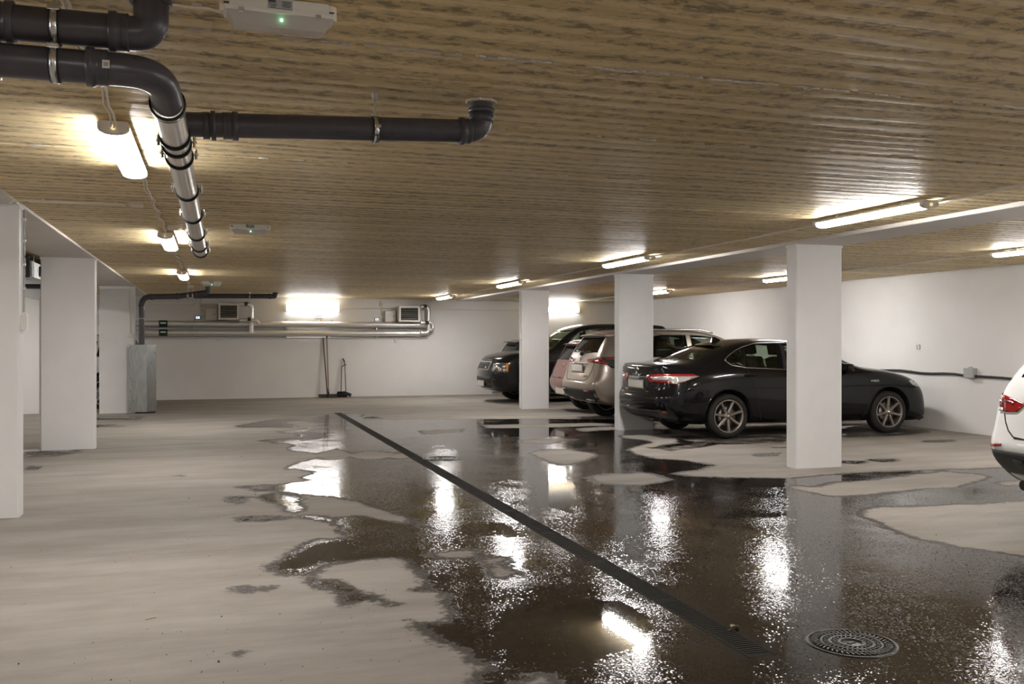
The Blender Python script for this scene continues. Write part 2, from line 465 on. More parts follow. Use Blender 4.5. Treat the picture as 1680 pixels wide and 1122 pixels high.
POOL = [
 [(795,1026),(840,990),(920,978),(1030,980),(1095,1015),(1085,1060),(1010,1085),(903,1097),(815,1085)],
 [(480,905),(520,888),(580,884),(600,900),(540,922),(470,938)], [(430,818),(500,822),(480,838)],
 [(770,692),(1000,692),(1000,715),(800,718)],
 [(720,690),(760,690),(780,740),(720,730)], [(780,860),(830,850),(870,880),(820,890)],
 [(1100,990),(1180,1000),(1260,1050),(1200,1040)], [(1195,783),(1290,784),(1290,800),(1200,800)],
 [(860,765),(960,790),(950,850),(880,830)],
]
def floor_field(pts, polys):
    """largest signed distance (positive inside) to any of the polygons, metres"""
    best = np.full(len(pts), -1.0)
    for poly in polys:
        P = np.array([on_floor(*p)[:2] for p in poly])
        lo, hi = P.min(0) - 1.0, P.max(0) + 1.0
        idx = np.where((pts[:, 0] > lo[0]) & (pts[:, 0] < hi[0]) & (pts[:, 1] > lo[1]) & (pts[:, 1] < hi[1]))[0]
        if not len(idx): continue
        q = pts[idx]; d2 = np.full(len(q), 1e9); ins = np.zeros(len(q), bool)
        for i in range(len(P)):
            a, b = P[i - 1], P[i]; e = b - a; L = max(e @ e, 1e-12)
            t = np.clip(((q - a) @ e) / L, 0, 1); dd = q - a - t[:, None] * e
            d2 = np.minimum(d2, (dd ** 2).sum(1))
            if a[1] != b[1]:
                cr = (a[1] > q[:, 1]) != (b[1] > q[:, 1])
                ins ^= cr & (q[:, 0] < (b[0] - a[0]) * (q[:, 1] - a[1]) / (b[1] - a[1]) + a[0])
        sd = np.where(ins, 1, -1) * np.sqrt(d2)
        best[idx] = np.maximum(best[idx], sd)
    return np.clip(best, -1, 1)

DR0, DR1, DY0, DY1 = 2.345, 2.495, 3.78, 19.42       # drain channel
def make_floor():
    xs = list(np.arange(XL, -3.0, 0.3)) + list(np.arange(-3.0, 2.3, 0.05)) + [DR0] + list(np.arange(2.395, 2.48, 0.05)) + [DR1] + \
         list(np.arange(2.55, 8.0, 0.05)) + list(np.arange(8.0, XR, 0.10)) + [XR]
    ys = list(np.arange(YF, 2.4, 0.25)) + list(np.arange(2.4, 3.75, 0.045)) + [DY0] + list(np.arange(3.83, 7, 0.045)) + \
         list(np.arange(7, 13, 0.06)) + list(np.arange(13, 19.38, 0.085)) + [DY1] + list(np.arange(19.5, YB, 0.1)) + [YB]
    xs, ys = np.array(xs), np.array(ys)
    nx, ny = len(xs), len(ys)
    gx, gy = np.meshgrid(xs, ys)
    pts = np.stack([gx.ravel(), gy.ravel()], 1)
    wet = floor_field(pts, WET); dry = floor_field(pts, DRY); pool = floor_field(pts, POOL)
    wet = np.minimum(np.maximum(wet, np.minimum(floor_field(pts, STAIN_SHADOW), 0.010)), -dry)
    rs_ = np.random.RandomState(4); nz = np.zeros(len(pts))      # uneven shoreline, coarser far away where only streaks show
    for q in range(40):
        kx, ky = rs_.uniform(-2.2, 2.2), rs_.uniform(-5, 5); nz += np.sin(kx * pts[:, 0] + ky * pts[:, 1] + rs_.uniform(0, 6.28))
    wet = wet + nz / 40 ** .5 * np.clip(0.017 * (pts[:, 1] - 5), 0.0, 0.26) * np.where((wet > -0.35) & (wet < 0.0101) & (wet > 0.0099), 0, 1)
    pool = np.minimum(pool, wet)
    fs = []
    cx, cy = (xs[:-1] + xs[1:]) / 2, (ys[:-1] + ys[1:]) / 2
    for j in range(ny - 1):
        indr = DY0 < cy[j] < DY1
        for i in range(nx - 1):
            if indr and DR0 < cx[i] < DR1: continue
            a = j * nx + i; fs.append((a, a + 1, a + nx + 1, a + nx))
    me = bpy.data.meshes.new('floor')
    me.from_pydata(np.concatenate([pts, np.zeros((len(pts), 1))], 1).tolist(), [], fs)
    for nm, arr in (('wet', wet), ('pool', pool)):
        a = me.attributes.new(nm, 'FLOAT', 'POINT'); a.data.foreach_set('value', arr.astype(np.float32))
    me.materials.append(MATS['floor_concrete'])
    return link('floor', me, kind='structure')
floor = make_floor()

# ceiling: deck above, hollow-core slabs below it, one object each
ceil = MB().b6(XL, XR, YF, YB, CEIL + 0.2, CEIL + 0.35).build('ceiling', 'white_wall', kind='structure')
P = 1.222; Y0 = 3.672 - P * 9
def slab_mesh(x0, x1):
    g, ch = 0.006, 0.012
    poly = [(g + ch, 0), (P - g - ch, 0), (P - g, ch), (P - g, 0.2), (g, 0.2), (g, ch)]
    m = MB(); n = len(poly)
    vs = [(x0, y, z) for y, z in poly] + [(x1, y, z) for y, z in poly]
    m.add(vs, [tuple(range(n)), tuple(range(2 * n - 1, n - 1, -1))] + [(i, n + i, n + (i + 1) % n, (i + 1) % n) for i in range(n)])
    return m.mesh('slab', 'slab_concrete')
spans = [slab_mesh(XL, LB0 + 0.05), slab_mesh(LB1 - 0.05, RB0 + 0.05), slab_mesh(RB1 - 0.05, XR)]
y = Y0
while y < YB - 0.05:
    for me in spans:
        if y + P > YB:
            me = me.copy()
            for v in me.vertices:
                if v.co.y > YB - y: v.co.y = YB - y - 0.002
        if y < YF:
            continue
        link('slab', me, ceil, (0, y, CEIL))
    y += P
# ragged white joint filler squeezed out of the nearest joints
def joint_filler(yj, x0, x1, dens, w):
    m = MB(); x = x0; rnd = random.Random(int(yj * 100))
    while x < x1:
        ln = rnd.uniform(0.02, 0.09)
        if rnd.random() < dens:
            a = rnd.uniform(0.3, 1) * w; o = rnd.uniform(-.3, .3) * w
            poly = [(x, yj + o), (x + ln * .4, yj + o - a * .5), (x + ln * 1.02, yj + o - a * rnd.uniform(.1, .4)), (x + ln, yj + o + a * rnd.uniform(.1, .5)), (x + ln * .5, yj + o + a * .5)]
            m.prism(poly, CEIL - rnd.uniform(0.002, 0.007), CEIL + 0.012)
        x += ln * 0.8
    return m.build('joint_filler', 'foam', ceil)
joint_filler(3.672, -0.2, 6.3, 0.8, 0.03)
joint_filler(3.672 + P, -1.4, 6.3, 0.22, 0.016)
joint_filler(3.672 + 2 * P, -1.4, 6.3, 0.15, 0.014)

# beams under the slabs
MB().b6(RB0, RB1, YF, YB, BEAM_Z, CEIL + 0.19, 0.012).build('beam_right', 'beam_paint', kind='structure')
MB().b6(LB0, LB1, YF, YB, 2.585, CEIL + 0.19, 0.01).build('beam_left', 'beam_paint', kind='structure')

# columns: flat blades with chamfered edges
def column(x0, x1, y, label, zt, group, wob=0.0):
    m = MB(); h = 0.012; d = 0.2
    poly = [(x0 + h, y), (x1 - h, y), (x1, y + h), (x1, y + d - h), (x1 - h, y + d), (x0 + h, y + d), (x0, y + d - h), (x0, y + h)]
    m.prism(poly, 0, zt)
    root = m.build('column', 'white_paint', None, label=label, cat='column', group=group)
    g = MB().prism([(x0 - .006, y - .006), (x1 + .006, y - .006), (x1 + .006, y + d + .006), (x0 - .006, y + d + .006)], zt - .03, zt - 0.001)
    g.build('capital_seam', 'white_paint', root)
    return root
for y, lb in ((9.24, 'white rectangular concrete column in front of the black sedan doors, widest on the right'),
              (14.15, 'white concrete column behind the tail of the black sedan'),
              (19.25, 'white concrete column beside the nose of the black off-roader'),
              (4.0, 'white concrete column beyond the right edge past the white car')):
    column(RB0, RB1, y, lb, BEAM_Z, 'right row of columns')
for y, lb in ((8.62, 'white concrete column at the left edge with a grey conduit and switch box'),
              (13.85, 'wide white concrete column, second from the left edge'),
              (20.62, 'white concrete column standing behind the tall zinc pipe casing'),
              (3.5, 'white concrete column beyond the left edge of the picture')):
    column(LB0, LB1, y, lb, 2.585, 'left row of columns')
# short partition stub beyond the last bay is part of wall_partition
# ================================================================ lamps and their cables
def batten(name, w=0.15, ln=1.42, glow='lamp_glow'):
    """surface-mounted strip lamp, long axis Y, fixed at z = 0 and hanging below it"""
    root = thing(name, '', 'lamp')
    hw = w / 2
    m = MB()
    poly = [(-hw + .012, -.026), (hw - .012, -.026), (hw, -.034), (hw, -.046), (-hw, -.046), (-hw, -.034)]
    M = Matrix(((1, 0, 0, 0), (0, 0, 1, 0), (0, 1, 0, 0), (0, 0, 0, 1)))
    m.prism(poly, -ln / 2, ln / 2, M)
    m.build('housing', 'plastic_white', root)
    arc_p = [(hw * 0.985, -.0465)] + [(hw * 0.985 * math.cos(a), -.062 - .026 * math.sin(a)) for a in np.linspace(0, PI, 9)] + [(-hw * .985, -.0465)]
    d = MB(); d.prism(arc_p, -ln / 2 + .035, ln / 2 - .035, M)
    d.build('diffuser', glow, root)
    for sg in (-1, 1):
        e = MB(); ap = [((hw + .001) * math.cos(a), -.062 - .029 * math.sin(a)) for a in np.linspace(0, PI, 11)]
        ap = [(hw - .011, -.025), (hw + .001, -.034)] + ap + [(-hw - .001, -.034), (-hw + .011, -.025)]
        y0, y1 = sg * (ln / 2 - .034), sg * (ln / 2 + .012)
        e.prism(ap, min(y0, y1), max(y0, y1), M)
        cap = e.build('end_cap', 'plastic_white', root)
        MB().lathe([(.012, 0), (.012, .014), (.008, .02)], 12, Mx((0, sg * (ln / 2 + .012), -.060), (0, sg, 0))).build('cable_gland', 'gland_glow', cap)
    for yy in (-ln * .3, ln * .3): MB().b6(-.03, .03, yy - .02, yy + .02, -.028, 0).build('mounting_bracket', 'galvanised', root)
    return root
lamp0 = batten('strip_lamp')
LB = [('lit strip lamp nearest the camera, below the dark pipes', -0.49, 5.93, .16),
      ('lit strip lamp in the middle of the left ceiling row', -0.475, 11.08, .16),
      ('far lit strip lamp of the left row near the zinc casing', -0.48, 16.55, .16),
      ('strip lamp of the left row behind the camera', -0.48, 0.75, .16), ('rearmost strip lamp of the left row behind the camera', -0.48, -4.4, .16),
      ('large lit strip lamp above the nearest right column', 5.46, 6.85, .15),
      ('lit strip lamp above the second right column, second from the right', 5.44, 11.86, .15),
      ('lit strip lamp above the third right column', 5.44, 17.18, .15),
      ('farthest lit strip lamp of the right row, near the back wall', 5.48, 22.65, .15),
      ('strip lamp of the right row beside the camera', 5.45, 1.75, .15), ('strip lamp of the right row behind the camera', 5.45, -3.4, .15),
      ('lit strip lamp cut by the right edge, above the parking bays', 9.45, 8.78, .15),
      ('lit strip lamp over the parking bays, partly behind the nearest column', 9.5, 14.05, .15),
      ('lit strip lamp over the parking bays, between second and nearest column', 9.45, 19.1, .15),
      ('strip lamp over the near right bays outside the frame', 9.45, 3.6, .15), ('rear strip lamp over the right bays behind the camera', 9.45, -1.6, .15),
      ('strip lamp in the left bays behind the first column', -5.2, 8.0, .15), ('strip lamp in the left bays behind the second column', -4.9, 19.0, .15),
      ('strip lamp in the left bays outside the frame', -5.2, 2.5, .15), ('strip lamp in the left garage behind the partition', -5.4, 23.2, .15)]
for i, (lb, x, y, w) in enumerate(LB):
    o = lamp0 if i == 0 else copy_tree(lamp0)
    o.location = (x, y, CEIL - 0.001); o['label'] = lb; o['group'] = 'ceiling strip lamps'
# two lamps mounted sideways on the back wall
for px, py, lb in ((513, 506, 'lit strip lamp mounted on the back wall above the paper notice'), (912, 508, 'lit wall lamp on the back wall behind the third right column')):
    p = at_y(px, py, YB)
    o = copy_tree(lamp0); o.location = (p.x, YB - 0.001, p.z); o.rotation_euler = (PI / 2, 0, PI / 2)
    o.rotation_euler = Matrix(((0, -1, 0), (0, 0, 1), (-1, 0, 0))).to_euler()
    o['label'] = lb; o['group'] = 'wall strip lamps'
    for ch in o.children:
        if ch.name.startswith('diffuser'): ch.data = ch.data.copy(); ch.data.materials[0] = MATS['wall_lamp_glow']

def cable(pts, r, label, mat='cable_white', n=6, name='cable', clips=None, twin=0.0, parent=None):
    root = thing(name, label, 'cable')
    P2 = [Vector(p) for p in pts]
    offs = (0.0,) if not twin else (-twin, twin)
    for k, of in enumerate(offs):
        q = [p + Vector((of * (1 + .5 * math.sin(3.1 * i + k)), 0, -0.004 * k + 0.003 * math.sin(2.3 * i + k * 2))) for i, p in enumerate(P2)]
        MB().tube(q, r, n).build('strand' if twin else 'sheath', mat, root)
    if clips:
        for c in clips:
            MB().box(c, (0.034, 0.012, 0.016), None, 0.003).build('clip', 'plastic_white', root)
    return root
def run_cable(x, y0, y1, z, wob=0.01, n=40, seed=0):
    rnd = random.Random(seed)
    ph = rnd.uniform(0, 6)
    return [(x + wob * math.sin(ph + 1.7 * t) + wob * .6 * math.sin(ph * 2 + 4.1 * t), y0 + (y1 - y0) * t / n, z + .003 * math.sin(t * 1.3)) for t in range(n + 1)]
zc = CEIL - 0.022
def lamp_to_lamp(x, yend, ystart, zl):
    """slack pair of cables from one lamp's far gland to the next lamp's near gland"""
    return [(x, yend, zl), (x + .004, yend + .06, zl + .02), (x + .01, yend + .16, zc)] + run_cable(x + .012, yend + .3, ystart - .3, zc, .012, 14, int(yend * 10)) + \
           [(x + .01, ystart - .16, zc), (x + .004, ystart - .06, zl + .02), (x, ystart, zl)]
zl = CEIL - .061
cable(lamp_to_lamp(-.49, -.0, 5.93 - .74, zl)[9:], .006, 'pair of cream cables running from the dark pipes to the nearest lamp', twin=.009)
cable(lamp_to_lamp(-.48, 5.93 + .74, 11.08 - .74, zl), .006, 'pair of cream cables sagging between the first and second left lamps', twin=.009)
cable(lamp_to_lamp(-.475, 11.08 + .74, 16.55 - .74, zl), .006, 'pair of cream cables between the second and third left lamps', twin=.009)
cable(lamp_to_lamp(-.475, 16.55 + .74, 21.5, zl)[:-2], .006, 'pair of cream cables running on beyond the farthest left lamp', twin=.009)
def row_cable(x, segs, lab, lamps):
    pts = []
    for a, b in segs: pts += run_cable(x, a, b, zc, .01, max(4, int((b - a) * 2)), int(a * 7))
    cl = [Vector((p[0], p[1], zc + .008)) for p in pts[1::2]]
    return cable(pts, .007, lab, clips=cl, twin=.008)
row_cable(5.60, [(0, 25)], 'clipped white cables along the ceiling beside the right lamp row', None)
row_cable(9.60, [(2, 25)], 'clipped white cable along the ceiling over the parking bays', None)
for o in [q for q in C.objects if q.name.startswith('strip_lamp') and q.parent is None and q.location.x > 5 and q.location.z > 2.6]:
    dx = (5.59 if o.location.x < 7 else 9.59) - o.location.x
    MB().tube(round_path([(0, -.745, -.061), (.01, -.85, -.045), (dx - .02, -1.1, -.03)], .08, 5), .006, 6).build('lead', 'cable_white', o)
# ================================================================ drain pipes under the ceiling, near the camera
def ring(m, c, ax, r0, r1, w):
    """hollow band of width w round axis ax"""
    m.lathe([(r0, -w / 2), (r1, -w / 2), (r1, w / 2), (r0, w / 2)], 24, Mx(c, ax), closed=True)
def socket(parent, c, ax, r, mat='pvc_dark', ln=.055):
    """push-fit socket: wide lip then a slimmer sleeve with two grooves"""
    ax = Vector(ax).normalized(); m = MB()
    prof = [(r, -.012), (r + .010, -.012), (r + .011, .004), (r + .010, .012), (r + .005, .014), (r + .005, .030), (r + .0062, .032), (r + .005, .034), (r + .005, ln - .008), (r + .0065, ln - .004), (r + .002, ln), (r, ln)]
    m.lathe(prof, 28, Mx(c, ax)); return m.build('socket', mat, parent)
def clamp(c, ax, r, rod_to=None, parent=None, ears=True, up=(0, 0, 1), lab=None, rub=True):
    ax = Vector(ax).normalized(); c = Vector(c)
    root = parent
    m = MB(); ring(m, c, ax, r, r + .006, .030); m.build('rubber_liner', 'rubber_black', root)
    z = MB(); ring(z, c, ax, r + .006, r + .0085, .020); cl = z.build('clamp_band', 'zinc', root)
    if ears:
        side = ax.cross(Vector(up)).normalized()
        for sg in (-1, 1):
            p = c + side * sg * (r + .016)
            e = MB(); e.lathe([(.0055, -.014), (.0055, .014)], 8, Mx(p, up)); e.lathe([(.0085, -.014), (.0085, -.007)], 6, Mx(p, up)); e.lathe([(.0085, .007), (.0085, .012)], 6, Mx(p, up))
            e.build('clamp_bolt', 'zinc', cl)
    if rod_to is not None:
        q = MB(); q.tube([c + Vector(up) * (r + .008), Vector((c.x, c.y, rod_to))], .0055, 8)
        q.lathe([(.011, 0), (.011, .018)], 6, Mx(c + Vector(up) * (r + .008), up)); q.build('hanger_rod', 'zinc', root)
    return cl
YP = 3.385
# upper pipe, its elbow rises through the slab
z_up, r_up = 2.484, .057
pu = thing('drain_pipe', 'upper dark grey drain pipe crossing the top left corner', 'pipe', group='dark drain pipes')
xe = -0.20
path = round_path([(-6.0, YP, z_up), (xe, YP, z_up), (xe, YP, 2.606)], .085, 10)
MB().tube(path, r_up, 28).build('pipe_run', 'pvc_dark', pu)
socket(pu, (-.625, YP, z_up), (-1, 0, 0), r_up); socket(pu, (-.318, YP, z_up), (1, 0, 0), r_up, ln=.05)
m = MB(); ring(m, (xe, YP, 2.595), (0, 0, 1), r_up, r_up + .011, .016); m.build('riser_collar', 'pvc_dark', pu)
clamp((-.492, YP, z_up), (1, 0, 0), r_up, CEIL - .002, pu, ears=False)
MB().box((-.492, YP - .045, z_up + .044), (.036, .03, .016), None, .003).build('clamp_lock', 'zinc', pu)
# lower pipe bends away from the camera and carries the bright steel pipe
z_lo, r_lo = 2.358, .054
pl = thing('drain_pipe', 'lower dark grey drain pipe bending into the bright steel pipe', 'pipe', group='dark drain pipes')
S0, S1 = Vector((-.158, 3.60, 2.312)), Vector((-.105, 8.55, 2.236))
path = round_path([(-6.0, YP - .01, z_lo), (-.175, YP - .005, z_lo), (-.155, 3.62, 2.312)], .13, 14)
MB().tube(path, r_lo, 28).build('pipe_run', 'pvc_dark', pl)
socket(pl, (-.665, YP - .01, z_lo), (-1, 0, 0), r_lo); socket(pl, (-.385, YP - .01, z_lo), (1, 0, 0), r_lo)
clamp((-.492, YP - .01, z_lo), (1, 0, 0), r_lo, z_up - .056, pl, ears=False)
MB().box((-.492, YP - .055, z_lo + .044), (.036, .03, .016), None, .003).build('clamp_lock', 'zinc', pl)
MB().box((-.333, YP - .075, z_lo - .004), (.022, .003, .026)).build('barcode_sticker', 'paper', pl)
q = MB()
for i in range(5): q.box((-.339 + i * .003, YP - .0768, z_lo - .005), (.0014, .001, .013))
q.build('barcode_print', 'ink', pl)
# bright steel pipe running away
ps = thing('steel_pipe', 'bright stainless steel pipe running away under the ceiling, black ringed clamps', 'pipe')
ax = (S1 - S0).normalized()
MB().tube([S0, S1], .056, 32).build('pipe_run', 'steel_bright', ps)
MB().lathe([(.0575, -.02), (.0575, .006), (.05, .012), (0, .012)], 28, Mx(S1, ax)).build('end_cap', 'rubber_black', ps)
L = (S1 - S0).length
def SP(t): return S0 + (S1 - S0) * t
m = MB(); ring(m, S0 + ax * .01, ax, .056, .064, .02); ring(m, S0 + ax * .05, ax, .056, .062, .012); m.build('rubber_ring', 'rubber_black', ps)
m = MB(); ring(m, S0 + ax * .03, ax, .056, .063, .014); m.build('steel_bead', 'steel_bright', ps)
def steel_joint(d, full=True):
    c = S0 + ax * d
    m = MB(); ring(m, c, ax, .056, .0635, .022); m.build('rubber_ring', 'rubber_black', ps)
    m = MB(); ring(m, c + ax * .02, ax, .056, .0625, .01); j = m.build('steel_bead', 'steel_bright', ps)
    if full:
        for sg in (-1, 1):
            e = MB(); p = c + Vector((sg * .073, 0, .012))
            e.lathe([(.006, -.022), (.006, .022)], 8, Mx(p, (0, 0, 1))); e.lathe([(.010, -.006), (.010, .004)], 6, Mx(p, (0, 0, 1))); e.box(p - Vector((sg * .008, 0, 0)), (.02, .018, .006))
            e.build('clamp_bolt', 'zinc', j)
def depth_at(py):   # distance along the pipe where its middle shows at picture height py
    best = min(range(400), key=lambda i: abs(561 - F_PX * (SP(i / 400).z - CAM_H) / (_s * SP(i / 400).x + _c * SP(i / 400).y) - py))
    return L * best / 400
for py, full in ((222, False), (236, True), (256, True), (312, True), (352, True), (382, True), (402, True), (417, True)):
    steel_joint(depth_at(py), full)
# dark branch to the right, its elbow rises through the slab
pb = thing('branch_pipe', 'dark grey branch pipe running right from the steel pipe into the ceiling', 'pipe')
YQ = 4.35
A = at_y(300, 204, YQ); B = at_y(790, 215.5, YQ); A.x = -.13
path = round_path([A, B, (B.x, YQ, CEIL - .004)], .095, 10)
MB().tube(path, .054, 28).build('pipe_run', 'pvc_dark', pb)
axb = (B - A).normalized()
socket(pb, at_y(386, 207, YQ), -axb, .054); socket(pb, at_y(757, 215, YQ), axb, .054, ln=.045)
m = MB(); cc = at_y(350, 206.5, YQ); ring(m, cc, axb, .054, .066, .02); ring(m, cc - axb * .03, axb, .054, .060, .03); m.build('rubber_ring', 'pvc_dark', pb)
m = MB(); ring(m, (B.x, YQ, CEIL - .05), (0, 0, 1), .054, .064, .02); ring(m, (B.x, YQ, CEIL - .085), (0, 0, 1), .054, .059, .045); m.build('riser_collar', 'pvc_dark', pb)
m = MB(); rnd = random.Random(3)
poly = [((.07 + rnd.uniform(-.006, .010)) * math.cos(a), (.07 + rnd.uniform(-.006, .010)) * math.sin(a)) for a in np.linspace(0, 2 * PI, 26)[:-1]]
m.prism(poly, -.012, -.001, Mx((B.x, YQ, CEIL))); m.build('hole_sealant', 'foam', pb)
ch = at_y(615, 212.5, YQ)
clamp(ch, axb, .054, CEIL - .001, pb, ears=False)
MB().box(ch + Vector((.003, -.062, .004)), (.030, .014, .016), None, .003).build('clamp_lock', 'zinc', pb)
MB().box((ch.x, YQ, CEIL - .017), (.024, .024, .032), None, .003).build('ceiling_anchor', 'galvanised', pb)
q = MB()
for i in range(22):
    if i in (9, 10, 11): continue
    p = at_y(536 + i * 6, 218 + i * .13, YQ - .055)
    q.box((p.x, YQ - .0545, p.z - .006), (.010 + .006 * ((i * 7) % 3) / 2, .002, .006))
q.build('printed_marking', 'ink', pb, kind='stuff')

# ================================================================ emergency lamps
def emergency_lamp(px, py, label, s=1.0, tilt=0.0, yy=None):
    p = on_floor(px, py, CEIL)
    root = thing('emergency_lamp', label, 'lamp', (p.x, p.y, CEIL - .002), tilt, 'emergency lamps')
    W, D, H = .37, .095, .042
    m = MB(); m.b6(-W / 2 + .02, W / 2 - .02, -D / 2, D / 2, -H, 0, .012)
    m.build('base', 'plastic_white', root)
    for sg in (-1, 1):
        e = MB(); e.lathe([(.026, -.05), (.026, -.0)], 14, Mx((sg * (W / 2 - .016), 0, 0))); e.build('mounting_lug', 'plastic_cream', root)
        MB().box((sg * (W / 2 - .012), -.03, -.026), (.018, .006, .004)).build('screw_slot', 'ink', root)
    fr = MB(); fr.b6(-W / 2 + .005, W / 2 - .005, -D / 2 - .006, D / 2 + .006, -H - .012, -H + .004, .007); fr.build('bezel', 'plastic_white', root)
    # trough-shaped clear cover
    c = MB(); w0, w1, d0, d1, hh = W / 2 - .012, W / 2 - .038, D / 2, D / 2 - .018, .042
    vs = [(-w0, -d0, 0), (w0, -d0, 0), (w0, d0, 0), (-w0, d0, 0), (-w1, -d1, -hh), (w1, -d1, -hh), (w1, d1, -hh), (-w1, d1, -hh)]
    c.add([(a, b, z - H - .012) for a, b, z in vs], [(0, 1, 5, 4), (1, 2, 6, 5), (2, 3, 7, 6), (3, 0, 4, 7), (4, 5, 6, 7)])
    c.build('cover', 'cover_plastic', root)
    t = MB(); t.b6(-w1 + .01, w1 - .01, -d1 + .01, d1 - .01, -H - .035, -H - .012); t.build('reflector', 'plastic_white', root)
    for sg in (-.21, .21):
        MB().box((sg * .6, -D / 2 - .008, -H - .012), (.018, .006, .016), None, .002).build('clip', 'zinc', root)
    MB().lathe([(.0045, 0), (.0045, .006), (0, .008)], 10, Mx((.005, -D / 2 + .004, -H - .03), (0, -1, -.6))).build('status_light', 'led_green', root)
    st = MB().box((.0, -D / 2 - .0006, -.025), (.082, .001, .036)).build('rating_label', 'ink_grey', root)
    q = MB(); q.box((-.026, -D / 2 - .0015, -.013), (.024, .001, .007))
    for i in range(4): q.box((-.024 + .002 * (i % 2), -D / 2 - .0015, -.022 - i * .006), (.026 - .004 * (i % 3), .001, .0022))
    for i in range(5): q.box((.021, -D / 2 - .0015, -.012 - i * .0042), (.032 - .004 * ((i * 2) % 3), .001, .0015))
    for i in range(6): q.box((-.01 + i * .009, -D / 2 - .0015, -.038), (.005, .001, .005))
    q.build('label_print', 'ink', st)
    return root
k = NT('cover_plastic'); k.b.inputs['Base Color'].default_value = (.75, .70, .66, 1); k.b.inputs['Roughness'].default_value = .15
k.b.inputs['Transmission Weight'].default_value = .35; k.b.inputs['Alpha'].default_value = .75
emergency_lamp(458, 4, 'unlit emergency lamp with clear cover and green light, top of the picture')
emergency_lamp(410, 368, 'small emergency lamp with green light right of the steel pipe end')
emergency_lamp(347, 461, 'far emergency lamp with green light above the black riser pipes')
# lead of the nearest emergency lamp
cable([on_floor(px, py, CEIL - .016) for px, py in ((210, 2), (260, 6), (318, 11), (340, 14), (358, 19), (372, 22))], .0055, 'white cable from the upper pipe elbow to the nearest emergency lamp',
      clips=[on_floor(323, 10, CEIL - .01)], name='lamp_cable')
cable([on_floor(px, py, CEIL - .012) for px, py in ((300, 375), (330, 375), (355, 375), (380, 377))], .0055, 'thin white cable behind the steel pipe to the small emergency lamp', name='lamp_cable')

# white trunking and junction boxes on the ceiling by the left columns
p0, p1 = on_floor(47, 329, CEIL - .02), on_floor(206, 335, CEIL - .02)
tr = thing('cable_trunking', 'thin white plastic trunking from the left column to the junction box', 'conduit')
MB().tube([p0, p1], .014, 10).build('tube', 'plastic_cream', tr)
MB().tube([p0 + Vector((-.14, 0, -.03)), p0 + Vector((-.09, 0, -.004)), p0], .006, 8).build('bare_cable', 'cable_white', tr)
for t in (.15, .9): MB().box(p0 + (p1 - p0) * t + Vector((0, 0, .004)), (.02, .03, .03), None, .003).build('clip', 'plastic_cream', tr)
def junction(px, py, lab, s=(.10, .07, .045), lead=None):
    p = on_floor(px, py, CEIL - .03)
    r = thing('junction_box', lab, 'box', (p.x, p.y, CEIL - .002 - s[2] / 2), group='ceiling junction boxes')
    MB().box((0, 0, 0), s, None, .006).build('body', 'plastic_cream', r)
    MB().box((0, 0, -s[2] / 2 - .002), (s[0] * .9, s[1] * .9, .006), None, .002).build('lid', 'plastic_cream', r)
    for sg in (-1, 1): MB().lathe([(.009, 0), (.009, .015), (.006, .02)], 10, Mx((sg * s[0] / 2, 0, 0), (sg, 0, 0))).build('gland', 'plastic_cream', r)
junction(225, 336, 'small cream junction box on the ceiling at the trunking end')
junction(284, 374, 'small cream junction box beside the second left lamp')
p = on_floor(314, 471, CEIL - .03)
junction(313, 470, 'far cream junction box above the black riser pipe')
cable([on_floor(px, py, CEIL - .018) for px, py in ((206, 335), (214, 336))], .005, 'short bare cable between trunking and junction box')
# ================================================================ back wall installation
YW = YB
def W(px, py, off=0.0): return at_y(px, py, YW - off)
# two foil-wrapped heating pipes
for nm, py0, py1, xr, lab in (('upper', 531.5, 532.5, 703, 'upper foil-insulated heating pipe along the back wall'), ('lower', 546, 546.5, 690, 'lower foil-insulated heating pipe along the back wall')):
    root = thing('insulated_pipe', lab, 'pipe', group='foil pipes on the back wall')
    a, b = W(222, py0, .14), W(xr, py1, .14)
    a.z = b.z = (a.z + b.z) / 2
    n = 70; rnd = random.Random(5)
    pts = [a + (b - a) * i / n for i in range(n + 1)]
    rad = [.078 + rnd.uniform(-.004, .004) for _ in pts]
    MB().tube(pts, rad, 14).build('insulation', 'foil', root)
    m = MB(); c = W(268, py0, .14); c.z = a.z
    ring(m, c, (1, 0, 0), .07, .083, .20); lb_ = m.build('flow_label', 'label_green', root)
    MB().box((c.x, YW - .14 - .084, c.z + .015), (.13, .004, .035)).build('arrow_mark', 'paper', lb_)
    for px in (318, 402, 465, 470, 545, 618):
        cc = W(px, py0, .14)
        MB().box((cc.x, YW - .07, a.z - .085), (.03, .13, .02)).build('bracket', 'galvanised', root)
zu = (W(222, 532, .14).z + W(703, 532, .14).z) / 2
zlw = W(450, 546, .14).z
# steel channel the pipes hang on, behind them
for px in (318, 470, 545, 618):
    c = W(px, 540, .05)
    MB().box((c.x, YW - .035, (zu + zlw) / 2), (.035, .06, abs(zu - zlw) + .25)).build('pipe_bracket', 'galvanised', None, label='galvanised upright bracket behind the foil pipes, ' + {318: 'nearest the riser pipe', 470: 'left of the wall lamp', 545: 'above the broom', 618: 'below the right thermostat'}[px], cat='bracket', group='pipe brackets')
r = MB(); a, b = W(226, 554, .03), W(702, 554, .03); a.z = b.z = a.z
r.tube([a, b], .022, 8).build('conduit', 'plastic_white', None, label='thin pale conduit under the lower foil pipe', cat='conduit')

simple('slat_grey', (.25, .24, .22), .4)
